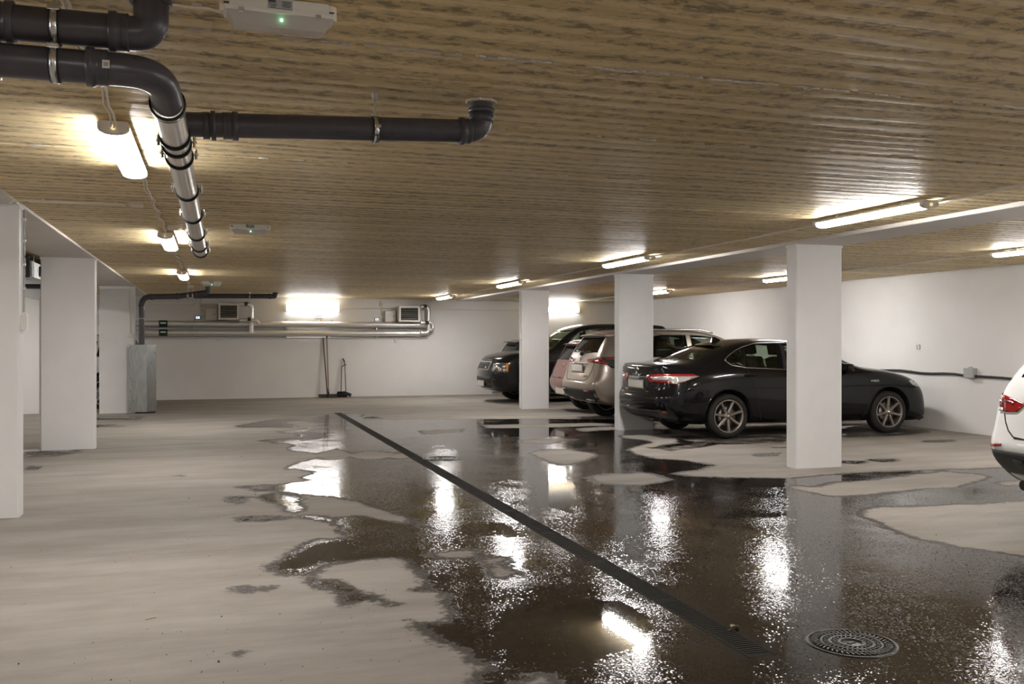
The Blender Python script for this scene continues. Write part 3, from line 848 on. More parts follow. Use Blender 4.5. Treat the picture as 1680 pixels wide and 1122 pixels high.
# ---- fan heaters
def fan_heater(px0, px1, py0, py1, lab, depth=.42):
    A, B = W(px0, py0, depth), W(px1, py1, depth)
    w, h = B.x - A.x, A.z - B.z
    root = thing('fan_heater', lab, 'heater', ((A.x + B.x) / 2, YW - depth, B.z), group='wall fan heaters')
    m = MB(); t = .045
    m.b6(-w / 2, w / 2, .05, depth - .08, 0, h, .01); m.build('casing', 'plastic_white', root)
    f = MB(); f.b6(-w / 2, -w / 2 + t, 0, .06, 0, h); f.b6(w / 2 - t, w / 2, 0, .06, 0, h); f.b6(-w / 2 + t, w / 2 - t, 0, .06, h - t, h); f.b6(-w / 2 + t, w / 2 - t, 0, .06, 0, t)
    f.build('front_frame', 'plastic_white', root)
    MB().b6(-w / 2 + t, w / 2 - t, .044, .049, t, h - t).build('coil', 'hole_dark', root)
    n = 6
    for i in range(n):
        z = t + (h - 2 * t) * (i + .5) / n
        s = MB(); s.box((0, 0, 0), (w - 2 * t - .01, .055, .008), Matrix.Translation((0, .012, z)) @ Matrix.Rotation(math.radians(-28), 4, 'X')); s.build('louvre_slat', 'slat_grey', root)
    for sg in (-1, 1): MB().b6(sg * w * .32 - .02, sg * w * .32 + .02, depth - .08, depth - .001, h * .3, h * .7).build('wall_bracket', 'galvanised', root)
    return root
fan_heater(358.5, 392, 497.5, 524.5, 'white louvred fan heater on the back wall, left one')
fan_heater(655, 689, 502, 528, 'white louvred fan heater on the back wall, right one')
# foil connections of each heater
def connection(lab, runs):
    root = thing('heater_connection', lab, 'pipe', group='heater pipe connections')
    for pts, r, vx in runs:
        MB().tube(round_path([W(px, py, o) for px, py, o in pts], .10, 5), r, 12).build('insulated_tube', 'foil', root)
        c = W(*vx); MB().lathe([(.05, -.06), (.065, -.04), (.065, .04), (.05, .06)], 10, Mx(c, (1, 0, 0))).build('valve', 'zinc', root)
        MB().lathe([(.03, 0), (.045, .03), (.045, .06), (.02, .08)], 10, Mx(c + Vector((0, -.05, 0)), (0, -1, 0))).build('valve_knob', 'plastic_black', root)
connection('foil wrapped pipe loop beside the left fan heater', [([(394, 499, .25), (412.5, 499, .25), (412.5, 546, .25)], .055, (404, 499, .25)), ([(394, 525.5, .30), (420, 525.5, .30), (424, 530, .30)], .05, (409, 524, .30))])
connection('foil wrapped pipe loop beside the right fan heater', [([(690, 503, .25), (703, 503, .25), (703, 546, .25), (690, 546, .25)], .055, (697, 503, .25)), ([(690, 529, .30), (709, 529.5, .30), (711, 540, .30), (702, 541, .25)], .05, (700, 530, .30))])
# ---- control boxes, thermostats, switches, sockets
def wall_box(px0, px1, py0, py1, lab, mat, d=.12, knob=True, nm='control_box', cat='box', group=None):
    A, B = W(px0, py0, d), W(px1, py1, d); w, h = B.x - A.x, A.z - B.z
    root = thing(nm, lab, cat, ((A.x + B.x) / 2, YW - d, (A.z + B.z) / 2), group=group)
    MB().b6(-w / 2, w / 2, .008, d - .001, -h / 2, h / 2, .006).build('body', mat, root)
    MB().b6(-w / 2 + .008, w / 2 - .008, 0, .009, -h / 2 + .008, h / 2 - .008, .003).build('cover', mat, root)
    if knob: MB().lathe([(.014, 0), (.014, .01)], 10, Mx((w * .28, 0, 0), (0, -1, 0))).build('lock', 'ink', root)
    return root
wall_box(337, 356, 506, 525, 'light grey control box left of the left fan heater', 'plastic_white', .16, group='heater control boxes')
wall_box(632, 649.5, 510, 528, 'light grey control box left of the right fan heater', 'plastic_white', .16, group='heater control boxes')
for px, py, lb in ((324.5, 521, 'small wall thermostat with lit screen by the left control box'), (618.5, 524, 'small wall thermostat with lit screen by the right control box')):
    A = W(px, py, .03); r = thing('thermostat', lb, 'thermostat', (A.x, YW - .03, A.z), group='thermostats')
    MB().b6(-.062, .062, .004, .029, -.042, .042, .005).build('body', 'ink_blue', r)
    MB().b6(-.045, .045, .001, .005, -.03, .03).build('screen', 'screen_glow', r)
    MB().b6(-.012, .004, -.0005, .0015, -.022, .02).build('screen_digits', 'ink_blue', r)
for px, py, lb in ((331, 502, 'small cream isolator switch above the left control box'), (626, 498.5, 'small cream isolator switch above the right control box')):
    r = wall_box(px - 3, px + 3, py - 4, py + 4, lb, 'plastic_cream', .06, False, 'isolator_switch', 'switch', 'isolator switches')
    MB().b6(-.02, .02, -.012, .002, -.012, .012).build('toggle', 'plastic_grey', r)
for px, py, lb in ((359.5, 556, 'white wall socket under the foil pipes on the left'), (650, 558.5, 'white wall socket under the foil pipes on the right')):
    r = wall_box(px - 2.6, px + 2.6, py - 3, py + 3, lb, 'plastic_white', .05, False, 'wall_socket', 'socket', 'wall sockets')
# surface cables on the wall
def wall_cable(pts, lab, r=.008, mat='plastic_white'):
    MB().tube(round_path([W(px, py, .012) for px, py in pts], .04, 4), r, 6).build('wall_cable', mat, None, label=lab, cat='cable')
wall_cable([(331, 506), (331, 512), (337, 512)], 'short cable from isolator to left control box')
wall_cable([(331, 490), (331, 498)], 'short cable above the left isolator switch')
wall_cable([(245, 500), (320, 500.5), (322, 494)], 'thin cable along the back wall behind the riser pipe')
wall_cable([(328, 521), (336, 521)], 'short cable from left thermostat to its box')
wall_cable([(626, 503), (626, 516), (632, 517)], 'short cable from isolator to right control box')
wall_cable([(626, 493), (626, 495)], 'short cable above the right isolator switch')
wall_cable([(622, 524), (631, 524)], 'short cable from right thermostat to its box')
wall_cable([(556, 506), (600, 506), (653, 506)], 'thin cable from the wall lamp towards the right heater')
wall_cable([(710, 507), (780, 508.5), (853, 509.5)], 'thin cable along the back wall towards the third column')
# paper notice
A = W(523, 520, .006); r = thing('notice', 'white paper notice on the back wall under the lamp', 'sign', (A.x, YW - .005, A.z))
MB().b6(-.13, .13, 0, .004, -.13, .13).build('sheet', 'paper', r)
q = MB()
for i, (z, w) in enumerate(((.10, .2), (.045, .16), (.005, .13), (-.04, .2), (-.055, .18))): q.b6(-w / 2, w / 2, -.002, .001, z - .008, z + .008)
q.build('printed_lines', 'ink_grey', r)
MB().lathe([(.02, 0), (.02, .002)], 12, Mx((.055, 0, -.09), (0, -1, 0))).build('orange_mark', 'orange_dot', r)
# ---- brooms and dustpan leaning on the wall
def leaning(px0, py0, px1, py1, o0, o1): return W(px0, py0, o0), W(px1, py1, o1)
a, b = on_floor(538.5, 645, .06), W(534.5, 551.5, .04)
b1 = thing('push_broom', 'wide black push broom with light wooden handle against the back wall', 'broom')
f0 = Vector((W(539, 650, .25).x, YW - .25, 0))
top = W(536.3, 552, .05)
MB().tube([f0 + Vector((0, 0, .12)), top], .017, 10).build('handle', 'wood_handle', b1)
MB().tube([top - (top - f0).normalized() * .04, top + (top - f0).normalized() * .02], .02, 10).build('grip', 'rubber_black', b1)
MB().tube([f0 + Vector((0, 0, .08)), f0 + (top - f0) * .14], .026, 10).build('ferrule', 'plastic_black', b1)
MB().box(f0 + Vector((-.02, 0, .075)), (.48, .08, .035), None, .008).build('head', 'plastic_black', b1)
q = MB()
for i in range(46): q.box(f0 + Vector((-.245 + i * .010, (i % 3 - 1) * .02, .03)), (.006, .03, .058))
o = q.build('bristles', 'rubber_black', b1, kind='stuff')
b2 = thing('broom_stick', 'dark wooden stick leaning beside the push broom', 'stick')
f1 = Vector((W(537.5, 648, .17).x, YW - .17, .005)); t2 = W(530, 553.5, .04)
MB().tube([f1, t2], .016, 10).build('shaft', 'wood_dark', b2)
MB().tube([f1, f1 + (t2 - f1) * .06], .02, 10).build('tip', 'rubber_black', b2)
dp = thing('dustpan', 'black upright dustpan with clipped-on brush by the back wall', 'dustpan')
g = Vector((W(561, 650, .15).x, YW - .15, 0)); hx = W(560.5, 601, .07)
m = MB(); m.add([(-.13, -.10, .0), (.13, -.10, .0), (.13, .06, .0), (-.13, .06, .0), (-.13, .05, .10), (.13, .05, .10), (.11, .02, .15), (-.11, .02, .15)],
                [(0, 1, 2, 3), (2, 3, 4, 5), (4, 5, 6, 7), (0, 3, 4), (1, 2, 5)], False, Mx(g)); m.build('pan', 'plastic_black', dp)
MB().tube(round_path([g + Vector((-.02, .03, .12)), hx, hx + Vector((.12, 0, .05))], .04, 4), .010, 8).build('handle', 'plastic_black', dp)
lb2 = dp
k0 = g + Vector((.09, -.10, .07)); k1 = W(565.5, 597, .06)
MB().tube([k0 + Vector((0, 0, .08)), k1, k1 + Vector((-.01, 0, .07)), k1 + Vector((-.05, 0, .15))], [.010, .010, .017, .015], 8).build('brush_handle', 'plastic_black', lb2)
m = MB(); m.box((0, 0, 0), (.22, .05, .09), Mx(k0 + Vector((.03, -.02, .02))) @ Matrix.Rotation(.35, 4, 'Y'), .01); m.build('brush_head', 'rubber_black', lb2)

# ================================================================ zinc pipe casing and the black risers by the third left column
cx0, cx1 = -1.63, -1.29
yc = 20.42
cas = thing('pipe_casing', 'tall bent zinc sheet casing on the floor before the left column', 'casing')
poly = [(cx0, yc), (cx1, yc), (-1.115, yc + .30), (-1.135, yc + .31), (cx1 - .01, yc + .02), (cx0, yc + .02)]
m = MB(); m.prism([(cx0, yc), (cx1, yc), (cx1 - .003, yc + .016), (cx0, yc + .016)], .03, 1.395); m.build('front_sheet', 'zinc_sheet', cas)
m = MB(); m.prism([(cx1, yc), (-1.12, yc + .28), (-1.135, yc + .29), (cx1 - .004, yc + .017)], .03, 1.395); m.build('side_sheet', 'zinc_sheet', cas)
m = MB(); m.b6(cx0 + .12, -1.13, yc + .03, yc + .19, 0, .028); m.build('base_block', 'rubber_black', cas)
for z in (.10, .45, .72, 1.0, 1.33): MB().lathe([(.008, 0), (.008, .006)], 8, Mx((cx0 + .03, yc, z), (0, -1, 0))).build('screw', 'ink', cas)
def VR(px, py, Y): return at_y(px, py, Y)
rs = thing('riser_pipe', 'black riser pipe rising from the zinc casing and turning right', 'pipe')
v0 = VR(232.5, 560, yc + .13); v0.z = .04
ptop = VR(240, 487, yc + .13)
e1 = VR(292, 486, yc + .13); e2 = VR(336, 480.5, yc + .13); e3 = Vector((e2.x + .06, yc + .13, e2.z + .01))
path = round_path([v0, (v0.x, yc + .13, ptop.z), e1, e3, (e3.x, yc + .13, CEIL - .004)], .19, 9)
MB().tube(path, .056, 20).build('pipe_run', 'pvc_dark', rs)
for px, py in ((249, 487), (291, 486), (321, 483)):
    c = VR(px, py, yc + .13); m = MB(); ring(m, c, (1, 0, .03), .055, .066, .05); m.build('socket', 'pvc_dark', rs)
c = Vector((v0.x, yc + .13, VR(232, 522, yc).z)); m = MB(); ring(m, c, (0, 0, 1), .056, .064, .03); m.build('clamp_band', 'zinc', rs)
c = Vector((v0.x, yc + .13, VR(232, 501, yc).z)); m = MB(); ring(m, c, (0, 0, 1), .056, .066, .03); m.build('socket', 'pvc_dark', rs)
for px, py in ((308, 485), (316, 484)):
    c = VR(px, py, yc + .13); m = MB(); ring(m, c, (1, 0, .03), .056, .064, .03); m.build('clamp_band', 'zinc', rs)
    MB().tube([c, (c.x, c.y, CEIL - .002)], .009, 6).build('hanger_rod', 'galvanised', rs)
YR2 = 22.6
br = thing('ceiling_pipe', 'long black pipe under the ceiling behind the riser, ending in an upward elbow', 'pipe')
q0 = VR(318, 485.5, YR2); q1 = VR(452, 486, YR2)
path = round_path([q0, q1, (q1.x, YR2, CEIL - .004)], .12, 8)
MB().tube(path, .056, 18).build('pipe_run', 'pvc_dark', br)
for px in (443,):
    c = VR(px, 486, YR2); m = MB(); ring(m, c, (1, 0, 0), .055, .066, .05); m.build('socket', 'pvc_dark', br)
m = MB(); ring(m, (q1.x, YR2, CEIL - .03), (0, 0, 1), .055, .068, .04); m.build('riser_collar', 'pvc_dark', br)
c = VR(409.5, 486, YR2); m = MB(); ring(m, c, (1, 0, 0), .056, .064, .03); m.build('clamp_band', 'zinc', br)
MB().tube([c, (c.x, c.y, CEIL - .002)], .009, 6).build('hanger_rod', 'galvanised', br)

# ================================================================ ventilation ducts in the left bays
du = thing('air_duct', 'galvanised rectangular air duct with black flange hanging in the left bays', 'duct')
X0d, X1d, dz0, dz1 = -3.45, -2.30, 2.32, 2.53
m = MB(); m.b6(X0d, X1d, 13.5, 20.9, dz0, dz1, .006); m.build('duct_section', 'galvanised', du)
fl = MB(); t = .035; yy = 13.46
fl.b6(X0d - t, X1d + t, yy - .03, yy + .03, dz0 - t, dz0); fl.b6(X0d - t, X1d + t, yy - .03, yy + .03, dz1, dz1 + t)
fl.b6(X1d, X1d + t, yy - .03, yy + .03, dz0, dz1); fl.b6(X0d - t, X0d, yy - .03, yy + .03, dz0, dz1)
fl.build('flange', 'plastic_black', du)
for i in range(22): MB().b6(X0d + .01 + i * .052, X0d + .045 + i * .052, 13.44, 13.50, dz0, dz1).build('end_rib', 'galvanised', du)
for yy in (13.9, 15.6, 17.0, 19.6):
    MB().tube([(X1d + .012, yy, dz0 - .02), (X1d + .012, yy, CEIL)], .006, 6).build('hanger_rod', 'galvanised', du)
m = MB(); m.b6(X1d - .03, X1d + .05, 14.4, 14.9, 2.36, 2.50, .01); m.build('damper_actuator', 'plastic_black', du)
MB().tube([(-6.0, 14.7, 2.235), (-2.24, 14.7, 2.235)], .035, 10).build('ceiling_pipe', 'pvc_dark', None, label='dark pipe below the air duct behind the left columns', cat='pipe')
pp = at_y(66, 477, 20.9)
s_ = thing('wall_spotlight', 'small dark bracket with white fitting high on the partition wall', 'bracket', (pp.x, 20.93, pp.z))
MB().b6(-.06, .35, -.06, .018, -.01, .025).build('arm', 'plastic_black', s_); MB().lathe([(.05, -.08), (.03, 0)], 10, Mx((.0, -.03, -.01))).build('head', 'plastic_white', s_)
rd = thing('round_duct', 'small round foil duct under the ceiling behind the second left column', 'duct')
MB().tube([(-2.9, 21.5, 2.43), (-2.9, 24.9, 2.43)], .13, 16).build('duct_tube', 'foil', rd)
MB().tube([(-2.9, 21.45, 2.43), (-2.9, 21.55, 2.43)], .14, 16).build('duct_collar', 'plastic_black', rd)
for z in (2.1, 1.96):
    MB().b6(-3.2, -1.7, YB - .12, YB - .002, z - .03, z + .03).build('wall_channel', 'plastic_white', None, label='pale wall channel behind the second left column, %s one' % ('upper' if z > 2 else 'lower'), cat='conduit', group='wall channels')

# ================================================================ conduits and switches on the columns
def conduit(x, y, z0, z1, r, lab, clips=(), box=None, mat='plastic_white', nrm=(0, -1, 0), bx=(.09, .06, .12)):
    root = thing('conduit', lab, 'conduit', (x, y, 0))
    n = Vector(nrm)
    MB().tube([(0, 0, z0), (0, 0, z1)], r, 8).build('tube', mat, root)
    for z in clips: MB().box((0, 0, z), (r * 3.2, r * 2.6, .02), None, .002).build('clip', 'plastic_white', root)
    if box is not None:
        MB().box((0, 0, box), bx, None, .006).build('switch_box', 'plastic_white', root)
        MB().box(Vector((0, 0, box)) + n * (bx[1] / 2 if abs(n.y) > .5 else bx[0] / 2), (bx[0] * .7 if abs(n.y) > .5 else .008, .008 if abs(n.y) > .5 else bx[1] * .7, bx[2] * .7), None, .002).build('rocker', 'plastic_white', root)
    return root
conduit(LB1 + .012, 8.62 + .15, 1.70, 2.56, .009, 'thin grey conduit with white switch box on the first left column side', (1.9, 2.1, 2.3, 2.48), 1.62, 'plastic_grey', (1, 0, 0), (.05, .10, .14))
zz = at_y(218, 550, 20.6).z
conduit(at_y(215, 550, 20.6).x - .02, 20.62 - .012, zz, 2.57, .008, 'thin conduit with switch on the face of the third left column', (2.0, 2.3), zz, 'plastic_white', (0, -1, 0), (.085, .045, .085))
conduit(RB0 - .014, 19.25 + .08, 1.62, 2.55, .014, 'white conduit with small box on the third right column edge', (1.9, 2.2), 1.58, 'plastic_white', (-1, 0, 0), (.05, .10, .14))
conduit(RB0 - .012, 19.25 + .08, 0.05, 1.50, .014, 'lower white conduit running to the floor at the third right column', (.4, 1.0), None)

# ================================================================ right wall: number, socket cable, junction box
p = at_x(1507, 570, XR)
nb = thing('bay_number', 'white number plate reading 13 on the right wall', 'sign', (XR - .004, p.y, p.z))
MB().b6(0, .003, -.052, .052, -.065, .065).build('sheet', 'paper', nb)
t = link('numerals', text_mesh('13', .115, .0008, 'ink'), nb, (-.0012, 0, 0)); t.rotation_euler = (PI / 2, 0, -PI / 2)
jb = at_x(1596, 612, XR)
r = thing('junction_box', 'grey junction box on the right wall with black cable either side', 'box', (XR, jb.y, jb.z))
MB().b6(-.085, -.001, -.095, .095, -.075, .08, .006).build('body', 'plastic_grey', r)
MB().b6(-.095, -.084, -.095, .095, -.075, .08, .003).build('lid', 'plastic_grey', r)
MB().b6(-.06, -.03, -.03, .03, .08, .10).build('strap', 'plastic_grey', r)
for sg in (-1, 1): MB().lathe([(.02, 0), (.02, .03)], 8, Mx((-.04, sg * .095, -.045), (0, sg, 0))).build('gland', 'plastic_black', r)
pa, pb_ = at_x(1480, 614.5, XR - .03), at_x(1720, 622, XR - .03)
pts = [(XR - .03, jb.y + .12, jb.z - .045)] + [(XR - .022, jb.y + .12 + i * .25, jb.z - .04 + .012 * math.sin(i * 1.3) + .004 * i) for i in range(1, 26)]
wc = thing('wall_cable', 'black cable sagging along the right wall beyond the junction box', 'cable')
MB().tube(pts, .019, 8).build('sheath', 'cable_black', wc)
for i in range(2, 24, 3): MB().box((XR - .016, pts[i][1], pts[i][2]), (.03, .02, .05), None, .003).build('clip', 'plastic_grey', wc)
pts = [(XR - .03, jb.y - .12, jb.z - .045)] + [(XR - .022, jb.y - .12 - i * .25, jb.z - .055 + .01 * math.sin(i * 1.1) - .003 * i) for i in range(1, 26)]
wc = thing('wall_cable', 'black cable along the right wall towards the white car', 'cable')
MB().tube(pts, .019, 8).build('sheath', 'cable_black', wc)
for i in range(1, 24, 3): MB().box((XR - .016, pts[i][1], pts[i][2]), (.03, .02, .05), None, .003).build('clip', 'plastic_grey', wc)

# ================================================================ floor drain and manholes
dr = thing('floor_drain', 'long narrow iron drain grating let into the wet floor', 'drain')
m = MB(); d = .09
m.b6(DR0, DR1, DY0, DY1, -d - .01, -d); m.b6(DR0 - .006, DR0 + .002, DY0, DY1, -d, -.001); m.b6(DR1 - .002, DR1 + .006, DY0, DY1, -d, -.001)
m.b6(DR0, DR1, DY0 - .006, DY0 + .002, -d, -.001); m.b6(DR0, DR1, DY1 - .002, DY1 + .006, -d, -.001)
m.build('channel', 'hole_dark', dr)
for xx in (DR0 + .005, DR1 - .005): MB().b6(xx - .004, xx + .004, DY0, DY1, -.03, .0015).build('edge_rail', 'iron_grate', dr)
ws = DR1 - DR0 - .020; gl = (DY1 - DY0) / 16
slat = MB().box((0, 0, 0), (ws, .0155, .014)).mesh('slat', 'iron_grate')
for i in range(16):
    y0 = DY0 + i * gl
    fr_ = MB()
    fr_.b6(DR0 + .010, DR0 + .016, y0 + .003, y0 + gl - .003, -.02, .0); fr_.b6(DR1 - .016, DR1 - .010, y0 + .003, y0 + gl - .003, -.02, .0)
    fr_.b6(DR0 + .010, DR1 - .010, y0 + .003, y0 + .024, -.02, .0); fr_.b6(DR0 + .010, DR1 - .010, y0 + gl - .024, y0 + gl - .003, -.02, .0)
    ns = int((gl - .05) / .0265)
    if i > 2:
        for k in range(ns): fr_.box(((DR0 + DR1) / 2, y0 + .037 + k * (gl - .074) / (ns - 1), -.0075), (ws, .0155, .014))
    g_ = fr_.build('grate', 'iron_grate', dr)
    if i <= 2:
        for k in range(ns): link('slat', slat, g_, ((DR0 + DR1) / 2, y0 + .037 + k * (gl - .074) / (ns - 1), -.0075))
def manhole(x, y, r, lab, detail=True):
    root = thing('manhole_cover', lab, 'manhole', (x, y, .0), .4, 'manhole covers')
    MB().lathe([(r + .02, -.03), (r + .02, .003), (r + .004, .004), (r + .004, -.03)], 48, closed=True).build('frame_ring', 'iron_wet', root)
    MB().lathe([(r, -.03), (r, .0005), (0, .0005)], 48).build('lid', 'iron_wet', root)
    if not detail:
        for rr in (.3, .6, .9): MB().lathe([(r * rr - .02, 0), (r * rr - .015, .006), (r * rr + .015, .006), (r * rr + .02, 0)], 32).build('raised_ring', 'iron_wet', root)
        return root
    for rr, w in ((.30, .010), (.52, .010), (.72, .007)):
        MB().lathe([(r * rr - w, 0), (r * rr - w * .7, .006), (r * rr + w * .7, .006), (r * rr + w, 0)], 40).build('raised_ring', 'iron_wet', root)
    for rr, n, ln, w, sk in ((.88, 46, .030, .0065, .5), (.62, 34, .016, .006, 0), (.41, 22, .022, .006, -.5), (.80, 40, .008, .006, 0)):
        st = MB()
        for i in range(n):
            a = 2 * PI * i / n
            st.box((0, 0, .003), (ln, w, .006), Matrix.Rotation(a, 4, 'Z') @ Matrix.Translation((r * rr, 0, 0)) @ Matrix.Rotation(sk, 4, 'Z'))
        st.build('stud_ring', 'iron_wet', root)
    st = MB()
    for i in range(5): st.box((-.02 + .01 * i, .004 * (i % 2), .002), (.005, .022, .004))
    st.build('cast_mark', 'iron_wet', root)
    return root
pm = on_floor(1397, 1055); manhole(pm.x, pm.y, .195, 'round cast iron manhole cover with ring pattern in the wet foreground')
pm = on_floor(725, 752); manhole(pm.x, pm.y, .22, 'round iron manhole cover beside the middle of the drain', False)
pm = on_floor(612, 684.5); manhole(pm.x, pm.y, .19, 'far round iron manhole cover beside the drain end', False)
# a dry leaf, a twig and grit
pf = on_floor(1205, 1031)
lf = thing('dry_leaf', 'small curled dry leaf on the wet floor beside the drain', 'leaf', (pf.x, pf.y, .002), .5)
m = MB(); n = 9; pts = []
for i in range(n):
    t = i / (n - 1); w = .016 * math.sin(PI * t) ** .7
    for s in (-1, 0, 1): pts.append((-.035 + .07 * t, s * w * (1 + .3 * math.sin(9 * t)), .004 + .010 * abs(s) + .006 * math.sin(5 * t)))
m.add(pts, [(i * 3 + k, i * 3 + k + 1, i * 3 + k + 4, i * 3 + k + 3) for i in range(n - 1) for k in range(2)], True); m.build('blade', 'leaf_dry', lf)
MB().tube([(-.035, 0, .004), (-.055, .006, .002)], .0012, 5).build('stem', 'leaf_dry', lf)
pt = on_floor(246, 1016); MB().tube([pt + Vector((-.02, -.01, .003)), pt + Vector((0, .004, .004)), pt + Vector((.03, .018, .003))], .0022, 5).build('twig', 'leaf_dry', None, label='thin brown twig on the dry floor at lower left', cat='twig')
rnd = random.Random(11); m = MB()
for i in range(420):
    px, py = rnd.uniform(0, 1680), 700 + 420 * rnd.random() ** .8
    p = on_floor(px, py)
    if p.y > 14: continue
    s = rnd.uniform(.0015, .0045) * (1 if rnd.random() < .93 else 2.0)
    m.add([(p.x + s * math.cos(a), p.y + s * math.sin(a) * .8, 0) for a in (0, 2.1, 4.2)] + [(p.x, p.y, s * 1.1)], [(0, 1, 2), (0, 1, 3), (1, 2, 3), (2, 0, 3)])
m.build('grit', 'grit', None, label='dark grit crumbs scattered over the floor', cat='grit', kind='stuff')

# grains and beads standing proud of the water film near the camera; they catch the lamps as sparks
rg = np.random.RandomState(21)
cand = np.stack([rg.uniform(0, 1720, 26000), rg.uniform(800, 1150, 26000)], 1)
wp = np.array([on_floor(*c)[:2] for c in cand])
fw = np.minimum(floor_field(wp, WET), -floor_field(wp, DRY)); fp = floor_field(wp, POOL)
cl_ = np.zeros(len(wp))
for q in range(16):
    kx, ky = rg.uniform(-4, 4, 2); cl_ += np.sin(kx * wp[:, 0] + ky * wp[:, 1] + rg.uniform(0, 6.28))
prob = np.clip(0.30 + 0.15 * cl_, 0.04, 0.9) * np.where(fp > 0, 0.16, 1.0)
sel_ = (fw > 0.07) & (rg.uniform(0, 1, len(wp)) < prob) & ~((wp[:, 0] > DR0 - .02) & (wp[:, 0] < DR1 + .02)) & (np.hypot(wp[:, 0] - on_floor(1397, 1055).x, wp[:, 1] - on_floor(1397, 1055).y) > .23)
m = MB()
for (x, y), s in zip(wp[sel_], rg.uniform(.0022, .0068, sel_.sum())):
    a0 = x * 37.0; ex = 1 + .5 * math.sin(y * 91)
    ringv = [(x + s * ex * math.cos(a0 + t * PI / 3), y + s * math.sin(a0 + t * PI / 3), 0) for t in range(6)]
    top = [(x + .5 * s * ex * math.cos(a0 + t * PI / 3), y + .5 * s * math.sin(a0 + t * PI / 3), s * .17) for t in range(6)]
    m.add(ringv + top + [(x, y, s * .23)], [(t, (t + 1) % 6, 6 + (t + 1) % 6, 6 + t) for t in range(6)] + [(6 + t, 6 + (t + 1) % 6, 12) for t in range(6)], True)
m.build('wet_grains', 'wet_grain', None, label='wet grains and water beads sparkling on the dark floor', cat='grit', kind='stuff')
# ================================================================ cars
FR = (0.0, 0.42, 0.78, 1.0)
J = 3
def car_cage(cols, rearx, frontx, bulge_r=0.05, bulge_f=0.12):
    """cols: per station a dict with side rows k0..k6 as (x, y, z), crown and bow.  returns a closed quad cage"""
    n, K = len(cols), len(cols[0]['rows'])
    idx, vs, fs = {}, [], []
    def pos(i, j, k):
        x, y, z = cols[i]['rows'][k]; fr = FR[abs(j)]; q = 1 - fr * fr
        yy = y * fr * (1 if j > 0 else -1)
        if k == K - 1: z += cols[i].get('crown', 0) * q; x += cols[i].get('bow', 0) * q
        if i == 0: x -= bulge_r * q * (0.5 if k == K - 1 else 1)
        if i == n - 1: x += bulge_f * q
        return (x, yy, z)
    def vid(i, j, k):
        if (i, j, k) not in idx: idx[(i, j, k)] = len(vs); vs.append(pos(i, j, k))
        return idx[(i, j, k)]
    for i in range(n - 1):
        for k in range(K - 1):
            for j in (-J, J):
                f = (vid(i, j, k), vid(i + 1, j, k), vid(i + 1, j, k + 1), vid(i, j, k + 1)); fs.append(f if j < 0 else f[::-1])
        for j in range(-J, J):
            fs.append((vid(i, j, K - 1), vid(i + 1, j, K - 1), vid(i + 1, j + 1, K - 1), vid(i, j + 1, K - 1)))
            fs.append((vid(i, j, 0), vid(i, j + 1, 0), vid(i + 1, j + 1, 0), vid(i + 1, j, 0)))
    for k in range(K - 1):
        for j in range(-J, J):
            fs.append((vid(0, j, k), vid(0, j, k + 1), vid(0, j + 1, k + 1), vid(0, j + 1, k)))
            fs.append((vid(n - 1, j, k), vid(n - 1, j + 1, k), vid(n - 1, j + 1, k + 1), vid(n - 1, j, k + 1)))
    return vs, fs
def apply_mods(o):
    dg = bpy.context.evaluated_depsgraph_get(); dg.update()
    me = bpy.data.meshes.new_from_object(o.evaluated_get(dg), preserve_all_data_layers=True, depsgraph=dg)
    old = o.data; o.modifiers.clear(); o.data = me; bpy.data.meshes.remove(old)
def temp_obj(mb_or_me, mats):
    me = mb_or_me.mesh('cutter', mats) if isinstance(mb_or_me, MB) else mb_or_me
    o = bpy.data.objects.new('cutter', me); C.objects.link(o); return o

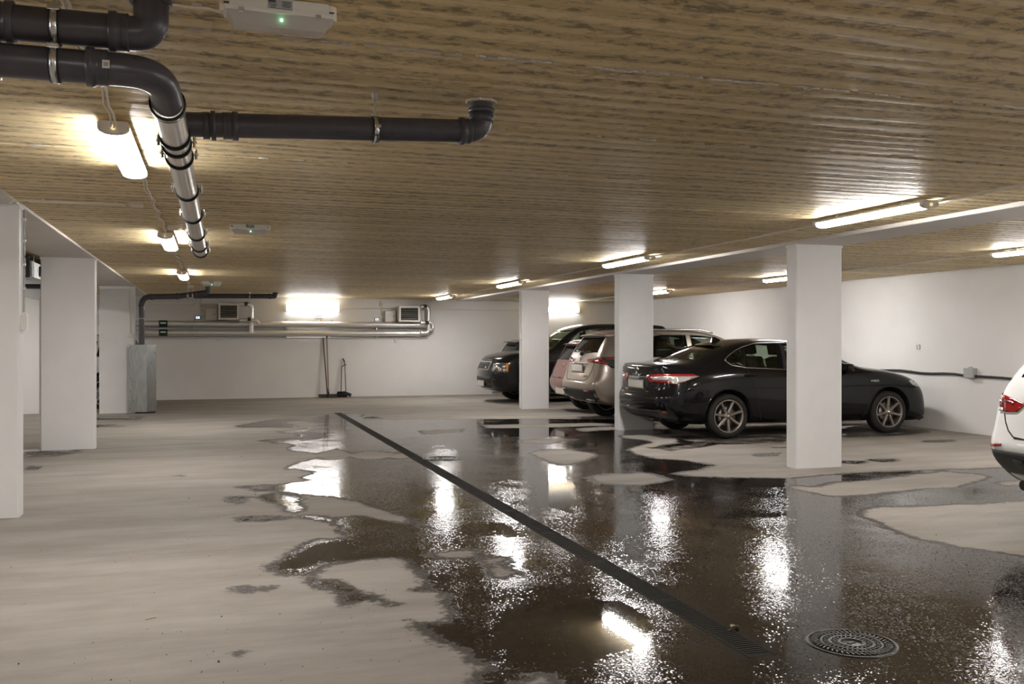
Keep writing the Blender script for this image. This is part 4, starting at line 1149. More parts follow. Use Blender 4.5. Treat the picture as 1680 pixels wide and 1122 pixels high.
class Car:
    def __init__(self, name, label, loc, rotz, spec, paint, group='parked cars'):
        self.root = thing(name, label, 'car', loc, rotz, group)
        self.M = Matrix.Translation(loc) @ Matrix.Rotation(rotz, 4, 'Z'); self.Mi = self.M.inverted()
        self.s = spec; self.paint = paint
        vs, fs = car_cage(spec['cols'], None, None, spec.get('bulge_r', .05), spec.get('bulge_f', .12))
        me = bpy.data.meshes.new('body'); me.from_pydata(vs, [], fs); me.materials.append(MATS[paint]); me.materials.append(MATS['interior'])
        b = bpy.data.objects.new('body', me); C.objects.link(b)
        sm = b.modifiers.new('s', 'SUBSURF'); sm.levels = sm.render_levels = spec.get('lv', 2)
        apply_mods(b)
        for p in b.data.polygons: p.use_smooth = True
        bm = bmesh.new(); bm.from_mesh(b.data); bmesh.ops.recalc_face_normals(bm, faces=bm.faces)
        self.bvh = BVHTree.FromBMesh(bm); bm.to_mesh(b.data); bm.free()
        # cutters: wheel wells and cabin first, then window openings
        c1 = MB(); R = spec['wr'] + spec.get('gap', .045)
        for ax in spec['axles']:
            for sg in (-1, 1):
                c1.lathe([(R, -.20), (R, .45)], 40, Mx((ax, sg * (spec['hw'] - .14), spec['wr'] + spec.get('well_up', .0)), (0, sg, 0)), smooth=False)
        c0 = c1; c1 = MB()
        cav = spec['cabin']; wz0, w0, wz1, w1 = spec['cabin_w']
        def cw(z): return w0 if z <= wz0 else w0 + (w1 - w0) * (z - wz0) / (wz1 - wz0)
        n = len(cav)
        c1.add([(x, -cw(z), z) for x, z in cav] + [(x, cw(z), z) for x, z in cav], [tuple(range(n)), tuple(range(2 * n - 1, n - 1, -1))] + [(i, n + i, n + (i + 1) % n, (i + 1) % n) for i in range(n)])
        c2 = MB(); c3 = MB()
        for poly in spec['side_windows']:
            for sg in (-1, 1):
                n = len(poly)
                vs = [(x, sg * .42, z) for x, z in poly] + [(x, sg * 1.4, z) for x, z in poly]
                c2.add(vs, [tuple(range(n)), tuple(range(2 * n - 1, n - 1, -1))] + [(i, n + i, n + (i + 1) % n, (i + 1) % n) for i in range(n)])
        for poly, x0, x1 in spec['end_windows']:
            n = len(poly)
            vs = [(x0, y, z) for y, z in poly] + [(x1, y, z) for y, z in poly]
            c3.add(vs, [tuple(range(n)), tuple(range(2 * n - 1, n - 1, -1))] + [(i, n + i, n + (i + 1) % n, (i + 1) % n) for i in range(n)])
        for c in (c0, c1, c2, c3):
            t = temp_obj(c, ['interior'])
            md = b.modifiers.new('b', 'BOOLEAN'); md.operation = 'DIFFERENCE'; md.object = t; md.solver = 'EXACT'
            try: md.material_mode = 'TRANSFER'
            except Exception: pass
            apply_mods(b)
            tm = t.data; bpy.data.objects.remove(t); bpy.data.meshes.remove(tm)
        b.parent = self.root; self.body = b; b.name = 'body'
        # smooth shading with sharp edges at the cut rims
        bm = bmesh.new(); bm.from_mesh(b.data)
        for e in bm.edges:
            if len(e.link_faces) == 2 and e.calc_face_angle(0) > math.radians(38): e.smooth = False
        bm.to_mesh(b.data); bm.free()
        gl = spec.get('glass', 'glass_tint')
        for poly in spec['side_windows']:
            for sg in (-1, 1): self.panel('side_window', poly, ('side', sg), gl, off=-.006, th=.004)
        for (poly, x0, x1), nm in zip(spec['end_windows'], ('rear_window', 'windscreen')):
            self.panel(nm, poly, ('rear' if nm == 'rear_window' else 'front', 0), spec.get('rear_glass', gl) if nm == 'rear_window' else gl, off=-.006, th=.004)
        self.wheels(); self.seats()
    # ---- rays onto the body
    def cast(self, p, view):
        kind, a = view
        if kind == 'side': o, d = Vector((p[0], a * 3, p[1])), Vector((0, -a, 0))
        elif kind == 'rear': o, d = Vector((-3, p[0], p[1])), Vector((1, 0, 0))
        elif kind == 'front': o, d = Vector((9, p[0], p[1])), Vector((-1, 0, 0))
        elif kind == 'top': o, d = Vector((p[0], p[1], 4)), Vector((0, 0, -1))
        elif kind == 'oblique':   # a: heading of the look direction in the car's frame; p = (across, z)
            d = Vector((math.cos(a), math.sin(a), 0)); sd = Vector((math.sin(a), -math.cos(a), 0)); o = sd * p[0] + Vector((2, 0, p[1])) - d * 8
        else:                       # 'photo': along the line of sight, in picture coordinates
            o = self.Mi @ Vector((0, 0, CAM_H)); d = (self.Mi.to_3x3() @ _ray(p[0], p[1])).normalized()
        h, n, _, _ = self.bvh.ray_cast(o, d)
        if h is None: return None
        if n.dot(d) > 0: n = -n
        return h, n
    def panel(self, name, poly, view, mat, off=.003, th=.012, grid=.06, mirror=False, parent=None, label=None):
        """a thin part lying on the body, outlined by poly"""
        poly = [Vector((p[0], p[1])) for p in poly]
        if view[0] == 'photo': grid = grid * 110
        pts = []
        for i, p in enumerate(poly):
            q = poly[(i + 1) % len(poly)]; m = max(1, int((q - p).length / grid))
            pts += [p + (q - p) * t / m for t in range(m)]
        nb = len(pts)
        lo = Vector((min(p.x for p in pts), min(p.y for p in pts))); hi = Vector((max(p.x for p in pts), max(p.y for p in pts)))
        x = lo.x + grid * .5
        inner = []
        while x < hi.x:
            y = lo.y + grid * .5
            while y < hi.y:
                q = Vector((x, y))
                if geometry_inside(q, pts) and min((q - b).length for b in pts) > grid * .4: inner.append(q)
                y += grid
            x += grid
        vo, _, fo, _, _, _ = geometry.delaunay_2d_cdt(pts + inner, [(i, (i + 1) % nb) for i in range(nb)], [list(range(nb))], 1, 1e-6)
        H = [self.cast(p, view) for p in vo]
        ok = [h for h in H if h]
        if len(ok) < 3: return None
        for i, h in enumerate(H):
            if h is None:
                j = min((k for k in range(len(H)) if H[k]), key=lambda k: (vo[k] - vo[i]).length); H[i] = H[j]
        out = [h + n * off for h, n in H]; inn = [h + n * (off - th) for h, n in H]
        N = len(out); m = MB()
        edges = {}
        for f in fo:
            for a, b in zip(f, list(f[1:]) + [f[0]]): edges[(a, b)] = 1
        bnd = [(a, b) for a, b in edges if (b, a) not in edges]
        def mk(flip):
            s = (lambda v: (v.x, -v.y, v.z)) if flip else (lambda v: tuple(v))
            mm = MB()
            mm.add([s(v) for v in out] + [s(v) for v in inn], [tuple(f) for f in fo] + [tuple(i + N for i in reversed(f)) for f in fo], True)
            mm.f += [(a, b, b + N, a + N) for a, b in bnd]; mm.sm += [False] * len(bnd)
            return mm.build(name, mat, parent or self.root, label=label)
        o = mk(False)
        if mirror: mk(True)
        return o
    def line(self, name, pts, view, mat, r=.004, off=0.0, closed=False, step=.04, mirror=False, parent=None, flat=1.0):
        P2 = [Vector((p[0], p[1])) for p in pts]
        if view[0] == 'photo': step *= 110
        q = []
        seq = P2 + ([P2[0]] if closed else [])
        for a, b in zip(seq[:-1], seq[1:]):
            m = max(1, int((b - a).length / step)); q += [a + (b - a) * t / m for t in range(m)]
        if not closed: q.append(seq[-1])
        H = [h for h in (self.cast(p, view) for p in q) if h]
        if len(H) < 2: return
        W3 = [h + n * off for h, n in H]
        o = MB().tube(W3, r, 6, closed=closed).build(name, mat, parent or self.root)
        if mirror: MB().tube([Vector((v.x, -v.y, v.z)) for v in W3], r, 6, closed=closed).build(name, mat, parent or self.root)
        return o
    def at(self, p, view, off=0.0):
        h = self.cast(p, view)
        return None if h is None else (h[0] + h[1] * off, h[1])
    def badge(self, name, mesh, p, view, mat_off=.004, roll=0.0, parent=None):
        h, n = self.at(p, view, mat_off)
        zx = Vector((0, 0, 1)).cross(n).normalized(); up = n.cross(zx)
        o = link(name, mesh, parent or self.root)
        o.matrix_local = Matrix.Translation(h) @ Matrix((zx, up, n)).transposed().to_4x4() @ Matrix.Rotation(roll, 4, 'Z')
        return o
    # ---- wheels
    def wheels(self):
        s = self.s; R, rr, w = s['wr'], s['rim'], s.get('tw', .215)
        ns = s.get('spokes', 7); am = s.get('alloy', 'alloy')
        tyre = MB().lathe([(rr, -w / 2 + .01), (rr + .012, -w / 2), (R - .055, -w / 2 - .006), (R - .018, -w / 2 + .008), (R - .003, -w / 2 + .028), (R, -w / 2 + .05), (R, w / 2 - .05), (R - .003, w / 2 - .028), (R - .018, w / 2 - .008), (R - .055, w / 2 + .006), (rr + .012, w / 2), (rr, w / 2 - .01)], 48, closed=True).mesh('wheel', 'tyre')
        rim = MB().lathe([(rr + .004, w / 2 - .004), (rr + .002, w / 2 + .002), (rr - .012, w / 2 - .002), (rr - .020, w / 2 - .03), (rr - .03, -w / 2 + .02), (rr + .003, -w / 2 + .01)], 40, smooth=True, closed=True).mesh('rim', am)
        disc = MB().lathe([(.15, w / 2 - .085), (.15, w / 2 - .075), (.05, w / 2 - .075), (.05, w / 2 - .085)], 28, closed=True).mesh('brake_disc', 'brake')
        dark = MB().lathe([(rr - .022, w / 2 - .11), (0, w / 2 - .10)], 28).mesh('wheel_backing', 'hole_dark')
        hub = MB().lathe([(.068, w / 2 - .05), (.062, w / 2 - .025), (.034, w / 2 - .020), (.030, w / 2 - .012), (0, w / 2 - .011)], 24).mesh('hub', am)
        cap = MB().lathe([(.022, w / 2 - .012), (.018, w / 2 - .006), (0, w / 2 - .005)], 16).mesh('hub_cap', 'chrome')
        h0, h1 = w / 2 - .050, w / 2 - .014
        def spoke_mesh():
            m = MB(); r0, r1 = .045, rr - .008; a0, a1 = .024, .020
            vs = []
            for r_, a_, zt in ((r0, a0, h1 - .008), ((r0 + r1) / 2, (a0 + a1) / 2, h1), (r1, a1, h1 + .006)):
                vs += [(r_, -a_, zt - .016), (r_, -a_ * .45, zt), (r_, a_ * .45, zt), (r_, a_, zt - .016), (r_, a_, h0), (r_, -a_, h0)]
            fs = []
            for q in range(2):
                for t in range(6): fs.append((q * 6 + t, q * 6 + (t + 1) % 6, q * 6 + 6 + (t + 1) % 6, q * 6 + 6 + t))
            fs += [tuple(range(5, -1, -1)), tuple(range(12, 18))]
            return m.add(vs, fs).mesh('spoke', am)
        sp = spoke_mesh()
        for ai, ax in enumerate(s['axles']):
            for sg in (-1, 1):
                o = link('wheel', tyre, self.root)
                o.matrix_local = Matrix.Translation((ax, sg * (s['hw'] - w / 2 - .015), R)) @ Vector((0, sg, 0)).to_track_quat('Z', 'Y').to_matrix().to_4x4() @ Matrix.Rotation(.3 + ai * .35, 4, 'Z')
                for nm, me in (('rim', rim), ('brake_disc', disc), ('wheel_backing', dark), ('hub', hub), ('hub_cap', cap)): link(nm, me, o)
                for t in range(ns):
                    q = link('spoke', sp, o); q.rotation_euler = (0, 0, 2 * PI * t / ns)
    def seats(self):
        s = self.s
        for x in s.get('seat_rows', ()):
            for y in (-.36, .36):
                m = MB(); m.box((x + .10, y, s['seat_z']), (.50, .50, .16), None, .05)
                m.box((0, 0, 0), (.14, .48, .62), Matrix.Translation((x - .20, y, s['seat_z'] + .33)) @ Matrix.Rotation(-.30, 4, 'Y'), .05)
                seat = m.build('seat', 'seat_cloth', self.root)
                MB().box((0, 0, 0), (.10, .27, .17), Matrix.Translation((x - .32, y, s['seat_z'] + .75)) @ Matrix.Rotation(-.2, 4, 'Y'), .04).build('headrest', 'seat_cloth', seat)
        if 'dash' in s:
            x, z = s['dash']
            m = MB(); m.box((x, 0, z - .12), (.40, 1.36, .22), None, .06); m.build('dashboard', 'interior', self.root)
            M = Mx((x - .36, s.get('wheel_side', .36), z - .02), (-1, 0, .45))
            MB().tube([M @ Vector((.18 * math.cos(a), .18 * math.sin(a), 0)) for a in np.linspace(0, 2 * PI, 25)[:-1]], .016, 8, closed=True).build('steering_wheel', 'interior', self.root)
    def plate(self, y, z, w, h, view, mat='plate', tilt=0.0):
        pos = self.at((y, z), view, .0)[0]; sg = -1 if view[0] == 'rear' else 1
        M = Matrix.Translation(pos + Vector((sg * .022, 0, 0))) @ Matrix.Rotation(tilt, 4, 'Y')
        f = MB().box((0, 0, 0), (.014, w + .03, h + .03), M, .004).build('plate_holder', 'plate_frame', self.root)
        MB().box((sg * .008, 0, .002), (.006, w, h), M).build('number_plate', mat, f)
    def mirrors(self, x, z, y, mat):
        for sg in (-1, 1):
            m = MB(); m.box((0, 0, 0), (.11, .20, .12), Matrix.Translation((x, sg * (y + .10), z)), .04); m.box((x + .02, sg * (y + .02), z - .05), (.07, .14, .035))
            o = m.build('door_mirror', mat, self.root)
            MB().box((x - .056, sg * (y + .10), z), (.004, .13, .075)).build('mirror_glass', 'chrome', o)
    def handles(self, spots, mat):
        for x, z in spots:
            for sg in (-1, 1):
                a = self.at((x - .10, z), ('side', sg), .018); b = self.at((x + .10, z), ('side', sg), .018); c = self.at((x, z), ('side', sg), .036)
                if a and b and c: MB().tube([a[0] - Vector((0, sg * .02, 0)), a[0], c[0], b[0], b[0] - Vector((0, sg * .02, 0))], [.010, .012, .012, .012, .010], 8).build('door_handle', mat, self.root)
def geometry_inside(q, pts):
    c = False; n = len(pts)
    for i in range(n):
        a, b = pts[i], pts[i - 1]
        if (a.y > q.y) != (b.y > q.y) and q.x < (b.x - a.x) * (q.y - a.y) / (b.y - a.y) + a.x: c = not c
    return c
def stations(xs, yf, ys, zs, rail, crown, bow, rear_x, front_x, yadj=None):
    """ys/zs: six side rows; zs entries may be functions of x"""
    cols = []; n = len(xs)
    for i, x in enumerate(xs):
        rows = []
        for k in range(6):
            xx = x
            if i == 0: xx = rear_x[k]
            if i == n - 1: xx = front_x[k]
            if i == 1: xx = x + (rear_x[k] - min(rear_x)) * .6
            if i == n - 2: xx = x - (max(front_x) - front_x[k]) * .6
            z = zs[k][i] if isinstance(zs[k], (list, tuple)) else zs[k]
            rows.append((xx, ys[k] * yf[i], z))
        rows.append(tuple(rail[i]))
        cols.append({'rows': rows, 'crown': crown[i], 'bow': bow[i]})
    return cols
def ellipse_logo(parts, r=.004, mat='chrome'):
    m = MB()
    for cx, cy, a, b in parts:
        m.tube([(cx + a * math.cos(t), cy + b * math.sin(t), 0) for t in np.linspace(0, 2 * PI, 33)[:-1]], r, 6, closed=True)
    return m.mesh('emblem', mat)

# ---------------------------------------------------------------- black sedan
def pE(x, y): return (1010 + x / 7.01, 560 + y / 7.01)
def pC(x, y): return (1240 + x / 5.6, 540 + y / 5.6)
def pB(x, y): return (1000 + x / 5.1, 520 + y / 5.1)
xs = [.05, .17, .45, .75, 1.09, 1.45, 1.9, 2.4, 2.9, 3.35, 3.62, 3.98, 4.36, 4.62, 4.79]
yf = [.80, .93, .985, 1, 1, 1, 1, 1, 1, 1, 1, 1, .99, .955, .87]
ys = [.80, .895, .925, .925, .915, .865]
zs = [[.26, .24, .22, .20, .20, .20, .19, .19, .19, .19, .19, .19, .18, .17, .17], [.36, .34, .31, .29, .28, .27, .26, .26, .26, .26, .26, .26, .25, .23, .22],
      [.46, .46, .48, .50, .52, .50, .48, .48, .48, .48, .50, .52, .46, .40, .36], [.64, .65, .68, .72, .76, .74, .72, .71, .70, .70, .72, .74, .66, .56, .52],
      [.71, .73, .84, .90, .93, .92, .91, .90, .90, .89, .88, .86, .78, .70, .66], [1.03, 1.05, 1.06, 1.07, 1.08, 1.075, 1.05, 1.035, 1.02, 1.0, .985, .965, .89, .80, .74]]
rail = [(.06, .68, 1.10), (.14, .72, 1.12), (.40, .735, 1.12), (.66, .715, 1.15), (1.08, .67, 1.325), (1.50, .635, 1.455), (1.95, .625, 1.48), (2.40, .625, 1.475), (2.78, .64, 1.415),
        (3.18, .70, 1.205), (3.53, .775, 1.03), (3.9, .785, 1.015), (4.30, .78, .945), (4.58, .74, .855), (4.73, .64, .785)]
crown = [.015, .02, .02, .03, .045, .04, .035, .035, .04, .045, .035, .04, .045, .04, .03]
bow = [0, 0, -.02, -.10, -.09, -.05, 0, 0, .09, .13, .12, .04, .02, .02, .02]
sedan_spec = dict(cols=stations(xs, yf, ys, zs, rail, crown, bow, [.24, .10, .02, .0, .075, .055], [4.70, 4.82, 4.80, 4.78, 4.75, 4.71]),
             bulge_r=.06, bulge_f=.08, wr=.336, rim=.246, hw=.925, axles=(1.09, 3.985), gap=.052, lv=3, well_up=.012,
             cabin=[(.95, 1.05), (1.25, 1.27), (1.55, 1.385), (2.0, 1.425), (2.45, 1.42), (2.80, 1.33), (3.15, 1.13), (3.22, .98), (3.22, .36), (1.5, .36), (1.42, .80), (.95, .98)], cabin_w=(1.0, .80, 1.42, .555),
             side_windows=[[(1.115, 1.168), (1.19, 1.108), (1.415, 1.072), (1.465, 1.335), (1.36, 1.315), (1.22, 1.245)],
                           [(1.45, 1.068), (2.06, 1.040), (2.12, 1.425), (1.70, 1.418), (1.50, 1.366)],
                           [(2.15, 1.038), (3.30, 1.010), (3.20, 1.10), (2.95, 1.27), (2.72, 1.385), (2.20, 1.426)]],
             end_windows=[([(-.58, 1.175), (.58, 1.175), (.50, 1.40), (-.50, 1.40)], .2, 1.75), ([(-.66, 1.07), (.66, 1.07), (.54, 1.38), (-.54, 1.38)], 2.5, 4.3)],
             seat_rows=(1.75, 2.55), seat_z=.58, dash=(3.15, 1.0), glass='glass_tint', rear_glass='glass_dark')
car = Car('sedan', 'black four-door sedan parked tail-out behind the nearest right column', (6.27, 13.32, 0), 0, sedan_spec, 'car_black')
NS = ('side', -1)
for poly in ([(1.095, 1.170), (1.17, 1.098), (1.42, 1.060), (2.07, 1.028), (3.36, .998), (3.22, 1.11), (2.97, 1.285), (2.73, 1.40), (2.20, 1.438), (1.70, 1.430), (1.47, 1.375), (1.34, 1.325), (1.20, 1.255), (1.12, 1.20)],):
    for sg in (-1, 1): car.line('window_trim', poly, ('side', sg), 'satin_chrome', .007, .001, True, .03)
for sg in (-1, 1): car.panel('pillar_trim', [(2.075, 1.036), (2.14, 1.036), (2.19, 1.428), (2.13, 1.428)], ('side', sg), 'car_trim', .0015, .006)
lampo = [(350, 402), (372, 383), (520, 375), (640, 376), (890, 377), (935, 392), (972, 402), (930, 410), (840, 452), (702, 498), (640, 491), (400, 471), (368, 440)]
tl = car.panel('tail_lamp', [pE(*p) for p in lampo], ('photo', 0), 'lamp_red', .006, .03, .03, True)
car.panel('lamp_lens', [pE(*p) for p in [(398, 408), (505, 402), (640, 403), (925, 400), (962, 403), (840, 448), (702, 492), (650, 486), (605, 457), (425, 447)]], ('photo', 0), 'lamp_clear', .009, .01, .03, True)
car.panel('plate_recess', [(-.44, .925), (.44, .925), (.40, .80), (.30, .695), (-.30, .695), (-.40, .80)], ('rear', 0), 'car_trim', .002, .01)
car.plate(.0, .805, .50, .105, ('rear', 0))
car.line('boot_gap', [(-.70, .98), (-.60, .84), (-.50, .70), (-.42, .665), (.42, .665), (.50, .70), (.60, .84), (.70, .98)], ('rear', 0), 'hole_dark', .004)
car.panel('lower_valance', [(-.60, .40), (.60, .40), (.56, .29), (-.56, .29)], ('rear', 0), 'car_trim', .006, .02)
car.line('valance_edge', [(-.72, .425), (-.3, .41), (.3, .41), (.72, .425)], ('rear', 0), 'car_trim', .010, .002)
car.panel('reflector', [pE(*p) for p in [(530, 800), (584, 806), (596, 828), (532, 825)]], ('photo', 0), 'lamp_red', .004, .01, .03, True)
car.badge('emblem', ellipse_logo([(0, 0, .062, .042), (0, .008, .040, .016), (0, -.004, .018, .034)]), (0, 1.02), ('rear', 0), .004)
car.badge('lettering', text_mesh('CAMRY', .05, .002, 'chrome', spacing=2.2), (0, .945), ('rear', 0), .003)
car.badge('lettering', text_mesh('HYBRID', .030, .0015, 'chrome'), (-.36, .70), ('rear', 0), .003)
car.badge('lettering', text_mesh('HYBRID', .045, .0015, 'chrome'), (3.70, .835), NS, .003)
car.panel('head_lamp', [pC(*p) for p in [(1403, 474), (1430, 470), (1500, 490), (1520, 512), (1526, 535), (1500, 532), (1440, 512)]], ('photo', 0), 'lamp_clear', .005, .02, .03, True)
car.panel('grille', [(-.62, .50), (.62, .50), (.70, .28), (-.70, .28)], ('front', 0), 'car_trim', .004, .02)
car.panel('front_lip', [(-.75, .235), (.75, .235), (.72, .19), (-.72, .19)], ('front', 0), 'car_trim', .02, .05)
car.line('door_gap', [(3.60, .99), (3.615, .80), (3.60, .50), (3.50, .27)], NS, 'hole_dark', .004, 0, mirror=True)
car.line('door_gap', [(2.115, 1.03), (2.13, .8), (2.13, .5), (2.12, .26)], NS, 'hole_dark', .004, 0, mirror=True)
car.line('door_gap', [(1.42, 1.06), (1.50, .86), (1.53, .62), (1.60, .45), (1.66, .27)], NS, 'hole_dark', .004, 0, mirror=True)
for ax in sedan_spec['axles']:
    car.line('wheel_arch_lip', [(ax + (.336 + .062) * math.cos(a), .348 + (.336 + .062) * math.sin(a)) for a in np.linspace(.05, PI - .05, 19)], NS, 'car_black', .012, -.004, mirror=True)
car.mirrors(3.16, 1.055, .84, 'car_black'); car.handles([(1.47, .945), (2.55, .93)], 'car_black')
h, n = car.at((1.42, 0), ('top', 0))
m = MB(); m.add([(-.12, -.022, -.02), (.10, -.03, -.02), (.10, .03, -.02), (-.12, .022, -.02), (-.10, 0, .065), (-.03, 0, .055), (.09, 0, -.01)], [(0, 1, 6, 5, 4), (3, 2, 6, 5, 4), (0, 3, 4), (1, 2, 6)], False, Matrix.Translation(h)); m.build('roof_antenna', 'car_black', car.root)
for sg in (-1, 1): MB().tube([(1.45, sg * .80, .215), (3.55, sg * .80, .205)], .012, 6).build('sill_trim', 'satin_chrome', car.root)
# ---------------------------------------------------------------- tall hatchback / off-roader template
def tall_spec(L, Hh, Wd, **kw):
    sx, sz, sy = L / 4.6, Hh / 1.62, Wd / 1.84
    xs = [.05, .18, .45, .75, 1.05, 1.45, 1.9, 2.3, 2.75, 3.15, 3.45, 3.8, 4.15, 4.42, 4.58]
    yf = [.86, .95, .99, 1, 1, 1, 1, 1, 1, 1, 1, 1, .985, .93, .82]
    ys = kw.get('ys') or [.80, .89, .92, .925, .915, .87]
    b = kw.get('belt', 1.10)
    zs = [[.34, .32, .30, .28, .27, .26, .25, .25, .25, .25, .25, .26, .27, .27, .28], [.44, .42, .40, .38, .36, .34, .33, .33, .33, .33, .33, .34, .34, .34, .34],
          [.58, .58, .58, .58, .58, .56, .55, .55, .55, .55, .56, .58, .56, .52, .50], [.73, .74, .76, .79, .82, .80, .78, .78, .78, .78, .79, .80, .77, .70, .66],
          [.79, .82, .92, .96, .98, .97, .96, .95, .95, .94, .94, .93, .90, .84, .80], [b, b + .01, b + .01, b + .01, b, b - .01, b - .025, b - .035, b - .045, b - .055, b - .06, b - .08, b - .13, b - .19, b - .23]]
    r = kw.get('rail') or [(.40, .58, 1.555), (.50, .60, 1.585), (.75, .61, 1.60), (1.0, .615, 1.61), (1.3, .62, 1.62), (1.6, .62, 1.62), (1.95, .62, 1.615), (2.3, .625, 1.59), (2.68, .64, 1.50), (3.03, .70, 1.31),
                           (3.38, .78, 1.10), (3.75, .80, 1.06), (4.12, .79, 1.0), (4.38, .72, .92), (4.50, .62, .85)]
    crown = [.025, .03, .035, .035, .035, .035, .035, .035, .04, .045, .035, .04, .045, .04, .03]
    bow = [0, 0, 0, 0, 0, 0, 0, 0, .08, .12, .11, .04, .02, .02, .02]
    rx = kw.get('rear_x') or [.24, .08, .0, .015, .075, .13]
    fx = kw.get('front_x') or [4.48, 4.58, 4.60, 4.58, 4.55, 4.52]
    zc = [[z if k < 3 else z * sz for z in row] for k, row in enumerate(zs)]
    cols = stations([x * sx for x in xs], yf, [y * sy for y in ys], zc, [(x * sx, y * sy, z * sz) for x, y, z in r], crown, [q * sx for q in bow], [x * sx for x in rx], [x * sx for x in fx])
    sw = kw.get('windows') or [[(.62, 1.19), (.95, 1.155), (1.10, 1.15), (1.02, 1.46), (.86, 1.44), (.68, 1.30)],
                               [(1.16, 1.148), (1.86, 1.13), (1.90, 1.535), (1.40, 1.535), (1.09, 1.48)],
                               [(1.96, 1.128), (3.10, 1.09), (3.0, 1.19), (2.72, 1.38), (2.50, 1.48), (2.25, 1.52), (2.00, 1.534)]]
    rw = kw.get('rear_win') or [(-.60, 1.20), (.60, 1.20), (.53, 1.50), (-.53, 1.50)]
    ww = kw.get('wind') or [(-.66, 1.14), (.66, 1.14), (.55, 1.50), (-.55, 1.50)]
    cab = kw.get('cab') or [(.50, 1.05), (.62, 1.35), (.80, 1.52), (1.3, 1.55), (2.0, 1.55), (2.35, 1.51), (2.72, 1.40), (3.0, 1.20), (3.08, 1.02), (3.08, .42), (.95, .42), (.55, .80)]
    f = lambda P: [(x * sx, z * sz) for x, z in P]; g = lambda P: [(y * sy, z * sz) for y, z in P]
    return dict(cols=cols, bulge_r=.05, bulge_f=.12, wr=kw.get('wr', .355), rim=kw.get('rim', .245), hw=.925 * sy, axles=kw.get('axles', (.93 * sx, 3.62 * sx)), gap=.05, well_up=.015, lv=2,
                cabin=f(cab), cabin_w=(1.05 * sz, .80 * sy, 1.55 * sz, .54 * sy), side_windows=[f(w) for w in sw],
                end_windows=[(g(rw), -.2 * sx, 1.2 * sx), (g(ww), 2.3 * sx, 4.2 * sx)], seat_rows=(1.35 * sx, 2.25 * sx), seat_z=.66 * sz, dash=(2.95 * sx, 1.06 * sz),
                glass=kw.get('glass', 'glass_tint'), rear_glass=kw.get('rear_glass', 'glass_dark'), spokes=kw.get('spokes', 5), alloy=kw.get('alloy', 'alloy_silver'), tw=.225)
def spoiler(car, x0, x1, z, hw, mat, drop=.03):
    m = MB(); n = 12
    for i in range(n): pass
    vs = []
    for i in range(n + 1):
        t = -1 + 2 * i / n; y = hw * t; e = t * t
        vs += [(x0 + .08 * e, y, z - drop - .02 * e), (x0 + .07 * e, y, z - .01 - .02 * e), ((x0 + x1) / 2, y, z + .012 - .02 * e), (x1, y, z + .005 - .03 * e), (x1, y, z - .05)]
    fs = [(i * 5 + k, i * 5 + (k + 1) % 5, i * 5 + 5 + (k + 1) % 5, i * 5 + 5 + k) for i in range(n) for k in range(5)]
    m.add(vs, fs + [(0, 1, 2, 3, 4), tuple(n * 5 + k for k in (4, 3, 2, 1, 0))], False); return m.build('roof_spoiler', mat, car.root)
def common(car, paint, arch='cladding'):
    s = car.s
    for ax in s['axles']:
        R = s['wr'] + .065
        car.line('wheel_arch_lip', [(ax + R * math.cos(a), s['wr'] + .015 + R * math.sin(a)) for a in np.linspace(.0, PI, 21)], ('side', -1), arch, .020, -.004, mirror=True)
    for poly in s['side_windows']:
        car.line('window_seal', poly, ('side', -1), 'car_trim', .008, 0, True, .05, mirror=True)
def pL(x, y): return (890 + x / 6.6, 520 + y / 6.6)
def pR(x, y): return (770 + x / 8.01, 540 + y / 8.01)
def pM(x, y): return (1600 + x / 5.1, 590 + y / 5.1)
PH = ('photo', 0)

# ---------------------------------------------------------------- beige-silver off-roader
sp = tall_spec(4.63, 1.665, 1.845, wr=.365, belt=1.13, rear_win=[(-.60, 1.225), (.60, 1.225), (.53, 1.49), (-.53, 1.49)])
car = Car('suv', 'silver-beige compact off-roader parked tail-out behind the second right column', (6.375, 16.16, 0), 0, sp, 'car_beige'); common(car, 'car_beige')
spoiler(car, .26, .70, 1.60, .60, 'car_beige')
car.panel('lamp_base', [pL(*p) for p in [(478, 462), (600, 437), (790, 432), (800, 560), (745, 552), (700, 520), (600, 503), (495, 487)]], PH, 'car_trim', .004, .02, .03, True)
car.panel('tail_lamp', [pL(*p) for p in [(485, 465), (600, 455), (640, 450), (706, 512), (690, 520), (600, 498), (500, 484)]], PH, 'lamp_red', .008, .02, .03, True)
car.panel('tail_lamp', [pL(*p) for p in [(680, 443), (775, 440), (775, 462), (690, 462)]], PH, 'lamp_red', .008, .02, .03, True)
car.plate(0, .975, .50, .115, ('rear', 0)); car.panel('plate_surround', [(-.36, 1.06), (.36, 1.06), (.33, .885), (-.33, .885)], ('rear', 0), 'car_beige', .002, .01)
car.line('plate_garnish', [(-.36, 1.062), (.36, 1.062)], ('rear', 0), 'chrome', .010, .008)
car.line('tailgate_gap', [(-.62, 1.10), (-.60, .95), (-.52, .80), (-.42, .755), (.42, .755), (.52, .80), (.60, .95), (.62, 1.10)], ('rear', 0), 'hole_dark', .005)
car.panel('bumper_cladding', [(-.80, .61), (.80, .61), (.78, .44), (.60, .37), (-.60, .37), (-.78, .44)], ('rear', 0), 'cladding', .006, .03)
car.panel('tailpipe_trim', [(.30, .425), (.62, .425), (.60, .385), (.32, .385)], ('rear', 0), 'chrome', .012, .02, mirror=True)
car.panel('reflector', [(.42, .585), (.66, .59), (.66, .565), (.46, .56)], ('rear', 0), 'lamp_red', .010, .02, mirror=True)
lg = ellipse_logo([(0, 0, .062, .045)], .005); car.badge('emblem', lg, (0, 1.145), ('rear', 0), .006)
car.badge('emblem_letter', text_mesh('L', .065, .003, 'chrome'), (0, 1.145), ('rear', 0), .006)
